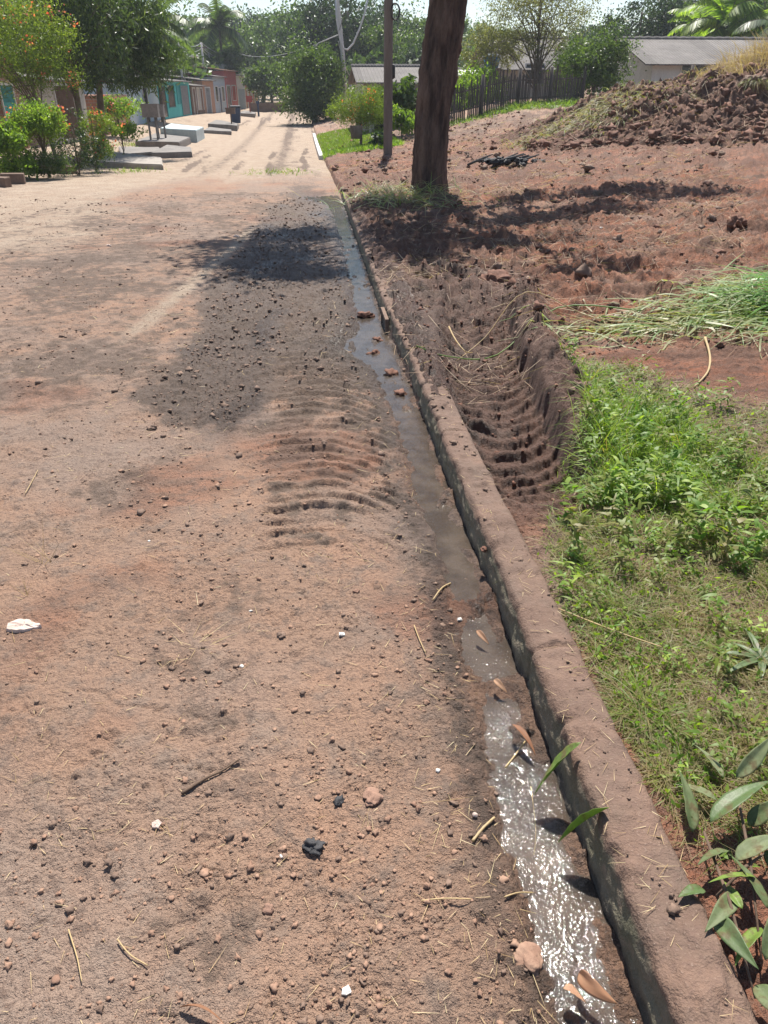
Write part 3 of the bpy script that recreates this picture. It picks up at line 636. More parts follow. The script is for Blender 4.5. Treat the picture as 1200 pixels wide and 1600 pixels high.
x,y,r=scatter(1100,1.9,8.5,lambda y:(xin(y)+.02,rutc(y)+.6),136,lambda x,y:(.35+.65*ss(0,.3,fbm(x*3,y*3,3,137)))*ss(.5,.1,weedmask(x,y)))
clods('clods','brown mud crumbs heaped along the tyre rut',x,y,np.minimum(.0028*np.exp(r.normal(size=len(x))*.85)*(.55+.12*y),.016),M['clodr'],ICO1,138)
x,y,r=scatter(7000,4.5,26,lotx,139,lambda x,y:.25+.75*ss(0,.3,fbm(x*1.3,y*1.3,3,140))+.8*ss(.1,.6,mound(x,y)))
q=r.random(len(x))<.55
for nm,mm,kx,sd_ in (('dark','clodd',q,141),('red','clodr',~q,142)):
    clods('clods','%s earth lumps lying over the scraped red lot'%nm,x[kx],y[kx],np.minimum(.0042*np.exp(r.normal(size=kx.sum())*.85)*(.4+.10*y[kx]),.08),M[mm],ICO1,sd_,.3)
def litter(name,label,cat,x,y,L,W,mat,seed,lift=.004,up=.08,bend=.12,seg=4,tint=None,kind='stuff',zf=None):
    r=np.random.default_rng(seed); n=len(x); a=r.uniform(0,6.28,n); D=np.stack([np.cos(a),np.sin(a),r.normal(size=n)*.05+up*r.random(n)],-1); D/=np.linalg.norm(D,axis=1,keepdims=True)
    z=(hh(x,y) if zf is None else zf(x,y))+lift; x2=x+D[:,0]*L; y2=y+D[:,1]*L; ok=(x<0)==(x2<0)
    z2=np.where(ok,hh(x2,y2),z)+lift; D[:,2]+=np.clip((z2-z)/L,-.5,.5)
    V,Fq,k=ribbons(np.stack([x,y,z],-1),D,L,W,np.full(n,bend)*r.random(n),r,seg,0.0)
    if tint is None: tint=r.random(n)
    return tag(mk(name,V,Fq,mat,None,{'tint':np.repeat(tint,k)},True),label,cat,kind=kind)
x,y,r=scatter(1100,.6,9,roadx,150,lambda x,y:.15+.7*np.exp(-((x+gutw(y)+.08)/.12)**2)+.5*ss(.05,.35,fbm(x*1.5,y*1.5,3,151)))
litter('straw','thin pale straw bits scattered over the dirt road','straw',x,y,.03*np.exp(r.normal(size=len(x))*.5)*(.7+.15*y),.0014*(.8+.25*y)*np.ones(len(x)),M['straw'],152)
x,y,r=scatter(6500,4.0,34,lotx,153,lambda x,y:ss(3.5,8,y)*(.15+.8*ss(0,.3,fbm(x*.8,y*.8,3,154)))+.8*ss(.1,.6,mound(x,y)))
litter('straw','dry grass stalks strewn over the bulldozed lot','straw',x,y,(.10+.22*r.random(len(x)))*(.6+.05*y),.0035*(.6+.13*y),M['drygrass'],155,.012,.15)
# flaky grey patches and dark scabs are in the road surface; now the weeds
def inweeds(x,y): return weedmask(x,y)
wx=lambda y:(.19+0*y,np.minimum(CX+.56*y+.8,2.4))
x,y,r=scatter(46000,.7,4.6,wx,160,lambda x,y:inweeds(x,y)*(.25+.75*ss(-.1,.25,fbm(x*3.5,y*3.5,3,161)+.5*gz(x,y,1.0,3.3,.35,.8)-.08)))
lush=np.clip(1.25*gz(x,y,.92,3.1,.46,.85)+.35*gz(x,y,.35,1.7,.18,.6)+.25*fbm(x*3,y*3,3,162),0,1)
a=r.uniform(0,6.28,len(x)); el=r.uniform(.15,1.15,len(x))*(.45+.55*lush)+.12
D=np.stack([np.cos(a)*np.cos(el),np.sin(a)*np.cos(el),np.sin(el)],-1)
L=(.034+.075*r.random(len(x)))*(.85+.9*lush)*(.8+.12*y); W=(.0016+.0016*r.random(len(x)))*(.8+.25*y)
hv=.45+1.1*ss(-.3,.45,fbm(x*6,y*6,4,223,.6)); L=L*hv
V,Fq,k=ribbons(np.stack([x,y,lot_h(x,y)],-1),D,L,W,.3+.9*r.random(len(x)),r,3)
tint=np.clip(.30+.5*lush+.35*r.normal(size=len(x))*.7,0,1); tint=np.where(r.random(len(x))<.30*(1-lush)+.05,.1*r.random(len(x)),tint)
tag(mk('weeds',V,Fq,M['weed'],None,{'tint':np.repeat(tint,k)},True),'short green grass and weeds growing behind the kerb','grass',kind='stuff')
# small rounded weed leaves
x,y,r=scatter(5000,.75,4.4,wx,163,lambda x,y:inweeds(x,y)*np.clip(.12+gz(x,y,.98,3.3,.40,.75)+.4*gz(x,y,.3,1.6,.12,.5),0,1))
P=np.stack([x,y,lot_h(x,y)+.012+.07*r.random(len(x))*np.clip(.25+gz(x,y,.95,3.3,.42,.8),0,1)],-1)
o=leafcards('weed_leaves',P,(.010+.018*r.random(len(x)))*(.8+.12*y),.42,M['weed'],None,r,0,.45+.55*r.random(len(x))); tag(o,'tiny rounded leaves of creeping weeds behind the kerb','weeds',kind='stuff')
# dead matted grass among the weeds
x,y,r=scatter(9000,.7,4.8,wx,164,lambda x,y:inweeds(x,y)*.8)
litter('thatch','matted dry cut grass lying among the weeds','dead grass',x,y,.03+.06*r.random(len(x)),.0016*(.8+.25*y),M['weed'],165,.012,.25,.3,3,.22*r.random(len(x)))
# tuft at the top of the weed patch, grass fringe at the kerb back
def tuft(name,x,y,n,L,W,mat,label,cat,seed,spread=.03,lean=(0,0),tint=None,group=None,el=(.7,1.4),bend=.5,z=None):
    r=np.random.default_rng(seed); a=r.uniform(0,6.28,n); e=r.uniform(*el,n)
    D=np.stack([np.cos(a)*np.cos(e)+lean[0],np.sin(a)*np.cos(e)+lean[1],np.sin(e)],-1); D/=np.linalg.norm(D,axis=1,keepdims=True)
    px=r.normal(size=n)*spread; py=r.normal(size=n)*spread; zz=H1(x,y) if z is None else z
    V,Fq,k=ribbons(np.stack([px,py,0*px-.01],-1),D,L*(.5+.6*r.random(n)),np.full(n,W),bend*r.random(n),r,5)
    t=(tint[0]+(tint[1]-tint[0])*r.random(n)) if tint else r.random(n)
    return tag(mk(name,V,Fq,M[mat],None,{'tint':np.repeat(t,k)},True,(x,y,zz)),label,cat,group)
gx,gy=gnd(985,655); tuft('grass_tuft',gx,gy,26,.22,.007,'cutgrass','tall upright green grass tuft at the top of the weed patch','grass tuft',170,.03,(.15,.1),(.6,1))
gx,gy=gnd(935,690); tuft('grass_tuft',gx,gy,20,.20,.005,'cutgrass','pale grass tuft hanging at the right edge of the tyre rut','grass tuft',171,.03,(.1,-.1),(.2,.6))
gx,gy=gnd(70,880); tuft('grass_tuft',gx,gy,12,.20,.0022,'straw','sparse brown grass tuft on the left of the dirt road','grass tuft',172,.015,(-.45,.1),(0,.2),el=(.3,.9),bend=.15)
gx,gy=gnd(40,930); tuft('grass_tuft',gx,gy,6,.09,.0022,'straw','tiny dry tuft between the brown tuft and the flat stone','grass tuft',173,.01,(0,0),(.3,.7),el=(.4,1.2),bend=.1)
gx,gy=gnd(300,1010); tuft('grass_tuft',gx,gy,22,.13,.0022,'straw','flattened yellowish tuft in the middle of the dirt road','grass tuft',174,.02,(.1,.4),(.3,.9),el=(.05,.35),bend=.1)
# cut grass heap on the right
x,y,r=scatter(1500,4.2,7.5,lambda y:(.9+0*y,CX+.58*y+.7),180,lambda x,y:np.clip(gz(x,y,3.05,5.35,.85,.50,.15)+.75*gz(x,y,2.0,5.1,.7,.20,.12)+.5*gz(x,y,3.8,6.0,.8,.6),0,1)**1.4)
n=len(x); a=r.normal(size=n)*.62+math.pi*(r.random(n)<.62)+.12; el=r.uniform(-.05,.4,n)
D=np.stack([np.cos(a)*np.cos(el),np.sin(a)*np.cos(el)*1.0,np.sin(el)],-1)
hp=.26*gz(x,y,3.35,5.5,.75,.45)+.03; z=lot_h(x,y)+hp*r.random(n)
V,Fq,k=ribbons(np.stack([x,y,z],-1),D,.15+.40*r.random(n),.007+.016*r.random(n)**2,.1+.6*r.random(n),r,6,.6)
tt=np.clip(.15+.55*gz(x,y,3.35,5.45,.7,.45)+.55*r.random(n)-.1,0,1); V[:,2]=np.maximum(V[:,2],lot_h(V[:,0],V[:,1])+.006)
tag(mk('cut_grass',V,Fq,M['cutgrass'],None,{'tint':np.repeat(tt,k)},True),'heap of freshly cut long green grass blades on the red soil','cut grass',kind='stuff')
# long pale stalks reaching over the rut
def stalk(name,pts,rad,mat,label,cat,group=None,taper=.5):
    mb=MB(); P=[Vector(p) for p in pts]; o=P[0]; Q=[]
    for i in range(len(P)-1):
        p0=P[max(i-1,0)];p1=P[i];p2=P[i+1];p3=P[min(i+2,len(P)-1)]
        for j in range(5):
            t=j/5; Q.append(.5*((2*p1)+(p2-p0)*t+(2*p0-5*p1+4*p2-p3)*t*t+(3*p1-p0-3*p2+p3)*t**3))
    Q.append(P[-1]); mb.tube([tuple(q-o) for q in Q],[rad*(1-taper*i/(len(Q)-1)) for i in range(len(Q))],6,jit=.12)
    b=mb.build(name,M[mat],None,True,tuple(o))
    if mat in('straw','cutgrass'):
        at_=b.data.attributes.new('tint','FLOAT','POINT'); at_.data.foreach_set('value',np.full(len(b.data.vertices),.55,np.float32))
    return tag(b,label,cat,group)
def onground(us,lift=.008):
    out=[]
    for u,v,*h in us:
        x,y=gnd(u,v); out.append((x,y,H1(x,y)+(h[0] if h else lift)))
    return out
stalk('grass_stalk',onground([(1000,500,.06),(870,495,.07),(780,520,.06),(700,548,.05),(650,560,.04)]),.006,'cutgrass','long green stalk reaching across the rut towards the kerb','grass stalk')
stalk('grass_stalk',onground([(1060,512,.05),(930,505,.06),(820,498,.09),(760,510,.09),(715,530,.03)]),.005,'straw','straw coloured stalk bridging the rut above the green one','grass stalk')
stalk('grass_stalk',onground([(702,498,.05),(712,515,.07),(728,526,.05),(740,520,.05)]),.006,'straw','short crooked pale stalk standing at the far end of the rut','grass stalk')
stalk('grass_stalk',onground([(1100,535,.03),(1108,560,.02),(1105,585,.01),(1085,603,.01)]),.009,'straw','pale bent stalk hanging down from the cut grass heap onto red soil','grass stalk')
stalk('grass_stalk',onground([(828,898,.016),(850,935,.02),(880,955,.02),(960,992,.03),(1030,1025,.05)]),.0026,'straw','long bent straw lying across the kerb into the weeds','grass stalk',taper=.3)
stalk('twig',onground([(285,1245),(320,1222),(350,1205),(375,1190)]),.0045,'twig','dark brown broken twig lying on the road left of centre','twig')
stalk('straw_stem',onground([(658,1413),(695,1412),(735,1415)]),.0018,'straw','pale straw lying level on the bare soil near the water','straw stem',taper=.2)
stalk('straw_stem',onground([(738,1320),(755,1300),(772,1283)]),.0036,'straw','thick short straw pointing at the gutter water','straw stem',taper=.2)
stalk('straw_stem',onground([(108,1455),(122,1500),(130,1540)]),.0016,'straw','thin curved straw at the lower left of the road','straw stem',taper=.3)
stalk('straw_stem',onground([(186,1475),(205,1498),(232,1512)]),.0018,'straw','forked straw to the right of the thin curved straw','straw stem',taper=.3)
stalk('straw_stem',onground([(787,1412),(810,1400),(838,1388)]),.0018,'straw','thin straw on the mud bank pointing to the water below the leaves','straw stem',taper=.3)
stalk('straw_stem',onground([(647,980),(655,1002),(665,1025)]),.002,'straw','pale straw on the dirt beside the gutter, farthest of the three','straw stem',taper=.3)
stalk('straw_stem',onground([(676,942,.01),(690,925,.012),(704,908,.012)]),.003,'straw','pale stubby straw lying across the gutter mud dam','straw stem',taper=.2)
stalk('straw_stem',onground([(40,775),(50,758),(60,738)]),.0022,'straw','pale straw on the far left of the road above the brown tuft','straw stem',taper=.3)
stalk('straw_stem',onground([(790,1195,.012),(805,1178,.014),(820,1162,.016)]),.0026,'straw','brown stub floating beside the red dead leaf','straw stem',taper=.2)
stalk('straw_stem',onground([(830,1225,.014),(838,1290,.01),(835,1330,.008)]),.0014,'straw','thin pale stem lying in the water under the upper overhanging leaf','straw stem',taper=.2)
# stones and chips
def rk(u,v,s,mat,label,cat,seed,fl=.5,sub=2,amp=.25,**k):
    x,y=gnd(u,v); return rock(k.pop('name','stone'),x,y,s,mat,label,cat,seed,fl,sub=sub,amp=amp,**k)
def slabstone(name,u,v,pts,th,mat,label,cat,s,rz=0,tilt=(0,0),seed=0):
    """flat broken plate: outline pts (unit), thickness"""
    x,y=gnd(u,v); r=np.random.default_rng(seed); n=len(pts); V=[];Fc=[]
    P=[]
    for i in range(n):
        a=np.array(pts[i]);b=np.array(pts[(i+1)%n])
        for j in range(4): t=j/4; P.append((a+(b-a)*t)*s+r.normal(size=2)*s*.022)
    m=len(P)
    for k2,(sc2,z) in enumerate(((1,0),(1.0,th*.5),(.95,th),(.6,th*1.05),(.25,th*1.1))):
        for q in P: V.append((q[0]*sc2,q[1]*sc2,z+r.normal()*th*.10*(k2>1)))
    V.append((0,0,th*1.1)); 
    for k2 in range(4):
        for i in range(m): a=k2*m+i;b=k2*m+(i+1)%m; Fc.append((a,b,b+m,a+m))
    for i in range(m): Fc.append((4*m+i,4*m+(i+1)%m,5*m))
    Fc.append(tuple(range(m-1,-1,-1)))
    o=mk(name,V,Fc,M[mat],None,None,False,(x,y,H1(x,y)+.001)); o.rotation_euler=(tilt[0],tilt[1],rz); return tag(o,label,cat)
slabstone('flat_stone',40,981,[(-1,.1),(-.55,.5),(.1,.42),(1,-.05),(.55,-.35),(-.2,-.5),(-.85,-.4)],.012,'stone','flat pale pink stone slab lying alone at the left edge of the road','stone',.062,-.1,seed=1)
slabstone('white_chip',541,1553,[(-.9,-.4),(-.6,.5),(.5,.9),(.9,-.3),(-.1,-.7)],.005,'whitechip','flat white chip with four corners near the bottom of the road','chip',.0115,.1,(.15,.1),2)
slabstone('white_chip',534,995,[(-.9,-.6),(-.8,.6),(.8,.7),(.9,-.5)],.006,'whitechip','squarish white chip in the middle of the road','chip',.011,0,(.1,.2),3)
slabstone('white_chip',1025,1358,[(-.9,.2),(-.3,.9),(.6,.5),(.9,-.5),(0,-.7)],.005,'whitechip','white chip lying on top of the kerb near the broad leaves','chip',.012,.6,(.2,.1),4)
slabstone('white_chip',718,968,[(-.9,.2),(-.2,.7),(.8,.2),(.3,-.7)],.006,'whitechip','white chip at the muddy edge of the gutter','chip',.012,.9,(.4,.1),5)
slabstone('pale_flake',245,1288,[(-.8,.6),(.4,.9),(.9,0),(.2,-.8),(-.9,-.3)],.006,'stone','small greyish pink flake left of centre below the twig','chip',.014,.3,(.1,0),6)
slabstone('reddish_chip',557,926,[(-.9,.4),(.2,.8),(.9,-.1),(-.1,-.7)],.008,'claylump','reddish square clod under the chevron tyre marks','clod',.015,.5,(.1,0),7)
chips=[(684,1206,.008,'white pebble on the road between the lump and the water'),(233,845,.006,'tiny white pebble left of the tyre marks'),(378,1043,.007,'tiny white pebble on the road level with the flat stone'),(440,1340,.005,'round white pebble next to the black lump'),(392,957,.006,'tiny white pebble right of the tiny dry tufts'),(170,385,.03,'pale stone on the left part of the road beyond the pale streak'),(370,370,.045,'orange and pale stone at the end of the pale streak'),(238,670,.028,'dark flat stone at the near edge of the dark mud'),(940,355,.035,'white scrap of rubble on the red lot behind the shadow')]
for i,(u,v,s,l) in enumerate(chips): rk(u,v,s,'whitechip' if i not in(5,6,7) else ('stone' if i<7 else 'clodd'),l,'pebble',200+i,.5,1 if s<.01 else 2,name='pebble')
rk(490,1328,.019,'char','black charred lump on the road left of the level straw','lump',210,.65,3,.45,name='charred_lump')
rk(582,1248,.022,'claylump','largest pinkish clay lump in the middle of the lower road','clay lump',211,.35,3,.25,name='clay_lump')
rk(420,1424,.011,'claylump','rounded pinkish clod left of the pebble cluster','clod',212,.7,2,.2,name='clay_clod')
rk(742,1278,.007,'stone','pale orange pebble beside the thick short straw','pebble',213,.8,2,.2,name='pebble')
rk(530,1255,.012,'char','dark clod just left of the largest clay lump','lump',214,.6,2,.35,name='dark_clod')
rk(825,1500,.027,'clod','thick overhanging mud clod on the bank beside the glittering water','mud clod',215,.42,3,.20,name='mud_clod')
rk(757,848,.013,'clodr','dark mud crumb stuck on the kerb edge','mud crumb',216,.6,2,.4,name='mud_crumb')
rk(440,995,.013,'clodd','dark crumbly clod left of the squarish white chip','clod',217,.5,2,.45,name='dark_clod')
# leaves
def leaf_mesh(L,W,fold,curl,twist,n=14,m=4,ser=0,seed=0):
    V=[];Fc=[]; r=np.random.default_rng(seed)
    for i in range(n+1):
        t=i/n; w=W*(math.sin(math.pi*t**.75)**.9)*(1-.25*t)+.0008
        a=curl*t; 
        cx=L*(math.sin(a)/curl if abs(curl)>1e-3 else t); cz=L*((1-math.cos(a))/curl if abs(curl)>1e-3 else 0)
        tw=twist*t
        for j in range(-m,m+1):
            s=j/m; yy_=s*w*.5; zz=abs(s)*w*.5*fold+.03*w*math.sin(t*26+s*3)*abs(s)
            y2=yy_*math.cos(tw)-zz*math.sin(tw); z2=yy_*math.sin(tw)+zz*math.cos(tw)
            V.append((cx-z2*math.sin(a),y2,-cz+z2*math.cos(a)))
    k=2*m+1
    for i in range(n):
        for j in range(2*m): a=i*k+j; Fc.append((a,a+1,a+k+1,a+k))
    return np.array(V),Fc
def leaf(name,loc,L,W,rz,pitch,roll,mat,tint,parent=None,fold=.35,curl=.5,twist=.3,seed=0,label=None,cat=None,group=None,thick=.0006):
    V,Fc=leaf_mesh(L,W,fold,curl,twist,seed=seed)
    o=mk(name,V,Fc,M[mat],parent,{'tint':np.clip(tint+.25*perlin(V[:,0]/L*4+seed,V[:,1]/L*8,seed),0,1)},True,loc)
    o.rotation_euler=(roll,pitch,rz)
    mdf=o.modifiers.new('thick','SOLIDIFY'); mdf.thickness=thick
    mb=MB(); mb.tube([(-.35*L,0,.01*L),(0,0,0),(L*.5,0,-.02*L)],[.0013,.0013,.0005],5)
    if label: tag(o,label,cat,group)
    return o
kt=lambda y:float(zr(y))+.125
# the two leaves hanging over the kerb into the gutter
p=at(905,1160,1.40); q=at(836,1234,1.285)
def leafto(name,p,q,W,mat,tint,roll,curl,label,seed):
    d=Vector(q)-Vector(p); L=d.length*1.03; rz=math.atan2(d.y,d.x); pit=-math.asin(max(-1,min(1,d.z/d.length)))-curl*.5
    return leaf(name,p,L,W,rz,pit,roll,mat,tint,None,.45,curl,.5,seed,label,'leaf')
def hpt(u,v,h):     # point of the view ray at height h above the road surface
    r=ray(u,v); t=.2
    while True:
        z=CH+r[2]*t
        if z<float(zr(r[1]*t))+h: return (CX+r[0]*t,r[1]*t,z)
        t*=1.001
leafto('green_leaf',hpt(908,1160,.17),hpt(834,1236,.045),.048,'bigleaf',.75,.5,.25,'upright green leaf leaning over the gutter, the farther of two',1)
leafto('green_leaf',hpt(952,1262,.16),hpt(876,1308,.05),.044,'bigleaf',.9,.9,.3,'yellow-green folded leaf leaning over the gutter, the nearer of two',2)
leafto('dead_leaf',hpt(800,1132,.035),hpt(845,1178,.012),.022,'deadleaf',.2,-.4,.9,'curled dark red dead leaf at the foot of the kerb in the water',3)
leafto('dead_leaf',hpt(905,1520,.03),hpt(935,1600,.015),.034,'deadleaf',.55,.9,1.5,'large pinkish curled dead leaf at the bottom by the water',4)
leafto('dead_leaf',hpt(880,1545,.035),hpt(915,1560,.015),.028,'deadleaf',.95,-.6,.8,'small pale pink dead leaf against the large curled one',8)
leafto('dead_leaf',hpt(280,1575,.012),hpt(366,1572,.014),.014,'deadleaf',.3,-1.1,.9,'curled brown dead leaf at the bottom left of the road',5)
leafto('dead_leaf',hpt(745,985,.03),hpt(762,1008,.012),.02,'deadleaf',.7,.3,.6,'orange brown dead leaf stuck in the gutter upstream',6)
leafto('dead_leaf',hpt(772,1062,.03),hpt(790,1085,.01),.02,'deadleaf',.95,.3,1.0,'pale brown curled leaf midstream between two water pools',7)
# broad-leaved plant lying behind the kerb, bottom right
root=empty('broad_leaved_plant',(*gnd(1175,1400),0),'pulled up plant with broad grey-green leaves behind the kerb','plant')
root.location.z=H1(root.location.x,root.location.y); rl=root.location
# (px start, px end, height start, height end, width, material, tint, roll)
LV=[((1082,1300),(1070,1208),.02,.085,.052,'paleleaf',.6,.4),((1110,1285),(1185,1215),.07,.115,.06,'bigleaf',.25,-.5),((1120,1250),(1060,1225),.03,.05,.04,'paleleaf',.9,.2),
((1140,1330),(1085,1345),.05,.06,.045,'paleleaf',.3,.6),((1180,1370),(1105,1372),.08,.09,.030,'bigleaf',1,.5),((1150,1345),(1215,1300),.06,.1,.055,'paleleaf',.8,-.4),
((1200,1420),(1150,1340),.05,.08,.04,'paleleaf',.5,.3),((1115,1430),(1170,1515),.03,.075,.05,'bigleaf',.15,.5),((1150,1395),(1110,1460),.05,.05,.045,'paleleaf',.7,-.3),
((1195,1500),(1225,1400),.04,.09,.05,'paleleaf',.35,.2),((1170,1290),(1215,1250),.02,.1,.05,'paleleaf',.5,.1),((1150,1215),(1215,1160),.03,.09,.05,'paleleaf',.9,.5),
((1100,1390),(1060,1400),.03,.04,.04,'bigleaf',.3,.2),((1190,1450),(1140,1500),.03,.03,.04,'bigleaf',.9,.5),((1180,1540),(1230,1600),.03,.05,.05,'paleleaf',.6,.1),
((1130,1215),(1090,1165),.02,.03,.04,'paleleaf',.95,.3),((1195,1330),(1240,1380),.06,.04,.055,'bigleaf',.5,.3),((1160,1420),(1120,1375),.07,.03,.03,'bigleaf',.95,-.2)]
for i,(a,b,h0,h1,W,mt,tn,rl_) in enumerate(LV):
    p=Vector(hpt(*a,h0*.6+.125)); q=Vector(hpt(*b,h1*.6+.125)); d=q-p
    if d.length>.2: d=d*(.2/d.length)
    L=d.length*1.15; cu=.5
    leaf('leaf',tuple(p-rl),L*.92,W*.8,math.atan2(d.y,d.x),-math.asin(d.z/d.length)-cu*.5,rl_,mt,tn,root,.3,cu,.4,i+30)
mb=MB(); 
for a,b in (((1100,1300),(1180,1560)),((1150,1230),(1190,1500)),((1120,1400),(1200,1330))):
    p=Vector(hpt(*a,.15))-rl; q=Vector(hpt(*b,.14))-rl; mb.tube([tuple(p),tuple((p+q)/2+Vector((0,0,.02))),tuple(q)],[.003,.0035,.002],6)
mb.build('stem',M['twig'],root,True)
# leafy rosette at the right edge
gx,gy=gnd(1190,1030); rt=empty('rosette_weed',(gx,gy,H1(gx,gy)),'dark green rosette weed at the right edge of the grass','weed')
for i in range(9): leaf('leaf',(0,0,.01),.10+.03*(i%3),.022,i*.7,-.35,0,'bigleaf',.1+.1*(i%2),rt,.4,.7,.1,60+i)

# crumbs dried onto the kerb
r=np.random.default_rng(600); n=700; y=.5+11*r.random(n)**1.6; x=kerbx(y)+.02+.12*r.random(n)**.8; s=.0011*np.exp(r.normal(size=n)*.75)*(1+.35*y)
_hh=hh; hh=lambda x,y: zr(y)+.137
clods('clods','mud crumbs dried onto the top of the kerb',x,y,np.minimum(s,.014),M['clodd'],ICO1,601,.3)
x,y,r=scatter(200,.6,6,lambda y:(kerbx(y)+.02,kerbx(y)+.14),602,lambda x,y:1+0*x)
litter('straw','short straw bits stuck on the kerb top','straw',x,y,.02+.03*r.random(len(x)),.0012*(.8+.25*y),M['straw'],603,zf=lambda x,y:zr(y)+.136)
hh=_hh
# leafy herbs standing in the weed patch
r=np.random.default_rng(610); cx=np.concatenate([.92+r.normal(size=150)*.33,.22+r.random(90)*1.0]); cy=np.concatenate([3.0+r.normal(size=150)*.66,.9+r.random(90)*1.9]); k_=(weedmask(cx,cy)>.5); cx=cx[k_];cy=cy[k_]
m_=26; X_=np.repeat(cx,m_); Y_=np.repeat(cy,m_); n=len(X_); sz=np.repeat(.6+.8*r.random(len(cx)),m_)*(1-.35*(Y_<2)); hz=r.random(n)*.13*sz
a=r.uniform(0,6.28,n); el=r.uniform(-.1,.9,n); Dv=np.stack([np.cos(a)*np.cos(el),np.sin(a)*np.cos(el),np.sin(el)],-1)
V,Fq,k=ribbons(np.stack([X_+r.normal(size=n)*.018,Y_+r.normal(size=n)*.018,lot_h(X_,Y_)+hz],-1),Dv,(.022+.04*r.random(n))*sz,(.008+.010*r.random(n))*sz,.4+.6*r.random(n),r,4)
tag(mk('herbs',V,Fq,M['weed'],None,{'tint':np.repeat(np.clip(np.repeat(.35+.6*r.random(len(cx)),m_)+.12*r.normal(size=n),0,1),k)},True),'taller leafy herbs mixed into the green weeds behind the kerb','weeds',kind='stuff')
#================================================= FAR SETTING
def zb(x,y): return float(base(x,y))
def gp(u,Y):       # a spot on the ground in the direction u, at distance Y along the street
    x=at(u,150,Y)[0]; return (x,Y,zb(x,Y))
def zt(v,Y,u=600): return at(u,v,Y)[2]
# ---- the big tree beside the kerb
bx,by=gnd(672,303); bz=H1(bx,by)
root=empty('street_tree',(bx,by,bz),'large leaning dark trunk of the shade tree beside the kerb','tree')
r=np.random.default_rng(300)
n=40; m=34; V=[];Fc=[]
path=[(0,-.3),(.0,0),(-.02,.5),(.0,1.2),(.06,2.0),(.20,2.9),(.30,3.8),(.30,4.8),(.25,6)]
zs=np.linspace(-.3,6,150); cxs=np.interp(zs,[p[1] for p in path],[p[0] for p in path]); rad=np.interp(zs,[-.3,.0,.35,1.2,2.4,3.2,4,6],[.40,.34,.29,.285,.30,.29,.27,.20])
A=np.linspace(0,2*np.pi,73)[:-1]; AA,ZZ=np.meshgrid(A,zs)
ridge_=fbm(AA*3.2+.35*np.sin(ZZ*1.1),ZZ*1.2,4,301,ridge=True); ridge_=np.where(AA>6.1,ridge_*(2*np.pi-AA)/.18,ridge_)
RR=rad[:,None]*(1+.05*np.sin(AA*3+ZZ)+.05*np.sin(AA*5-ZZ*.7))+.045*ridge_+.012*fbm(AA*8,ZZ*9,3,302)*np.sin(AA/2)
RR=RR+.05*np.exp(-((ZZ-2.35)/.12)**2-((AA-.1)/.4)**2)+.04*np.exp(-((ZZ-1.9)/.2)**2-((AA-6.0)/.3)**2)
V=np.stack([cxs[:,None]+RR*np.cos(AA),RR*np.sin(AA),ZZ],-1).reshape(-1,3); k_=len(A); idx=np.arange(len(V)).reshape(len(zs),k_)
Q=np.stack([idx[:-1],np.roll(idx,-1,1)[:-1],np.roll(idx,-1,1)[1:],idx[1:]],-1).reshape(-1,4)
mk('trunk',V,Q,M['bark'],root)
# limbs and crown spread above the picture; blobs given as the ground spot each one shades
ez=math.tan(SEL)
def shade(x,y,h): 
    s=h/ez; return (x+s*math.sin(SAZ)-bx, y+s*math.cos(SAZ)-by, h)
bl=[]
for x,y,h,rx,ry in ((-1.15,9.4,6.6,.62,.95),(-.7,11.3,7.2,.6,.8),(-1.6,10.6,6.8,.35,.35),(.75,10.0,6.4,.55,1.2),(.9,12.8,7.4,.6,1.1),(-.6,8.3,6.2,.55,.42),(.6,8.2,6,.35,.6),
                    (2.4,10.6,6.6,.85,.36),(3.7,11.1,6.9,.8,.4),(4.6,13.0,7.2,.8,.5),(3.0,12.9,7.4,.55,.3),(5.6,12.0,7,.6,.35),(1.7,8.9,6.2,.7,.25),(2.2,7.0,5.4,.45,.16)):
    bl.append((*shade(x,y,h),rx,ry,.4))
bl=[(b[0],b[1],b[2],b[3]*1.15,b[4]*1.25,b[5]) for b in bl]; P,tint,C=crownpts(bl,22000,r,.36,.1,520)
leafcards('crown',P,.11+.07*r.random(len(P)),.5,M['l_mid'],root,r,.3,tint)
mb=MB()
for b in bl:
    e=Vector(b[:3]); s=Vector((.27,0,4.6)); mb.tube([tuple(s),tuple(s.lerp(e,.5)+Vector((0,0,.7))),tuple(e)],[.10,.06,.02],6,cap=False)
    for j in range(3):
        e2=e+Vector((random.uniform(-.8,.8),random.uniform(-.6,.6),random.uniform(-.1,.4))); mb.tube([tuple(s.lerp(e,.7)+Vector((0,0,.4))),tuple(e2)],[.03,.012],5,cap=False)
mb.build('limb',M['bark'],root,True)
# brush caught at the foot of the trunk
r=np.random.default_rng(310); x=bx-.65+r.normal(size=700)*.5; y=by-1.2+r.normal(size=700)*.7
a=r.uniform(0,6.3,700); el=r.uniform(0,.7,700); D=np.stack([np.cos(a)*np.cos(el),np.sin(a)*np.cos(el),np.sin(el)],-1)
V,Fq,k=ribbons(np.stack([x,y,lot_h(x,y)+.12*r.random(700)],-1),D,.25+.35*r.random(700),np.full(700,.013),.6*r.random(700)+.1,r,4)
tag(mk('brush_pile',V,Fq,M['cutgrass'],None,{'tint':np.repeat(.7*r.random(700)**1.5,k)},True),'tangle of dead grass and roots piled at the foot of the big trunk','brush',kind='stuff')
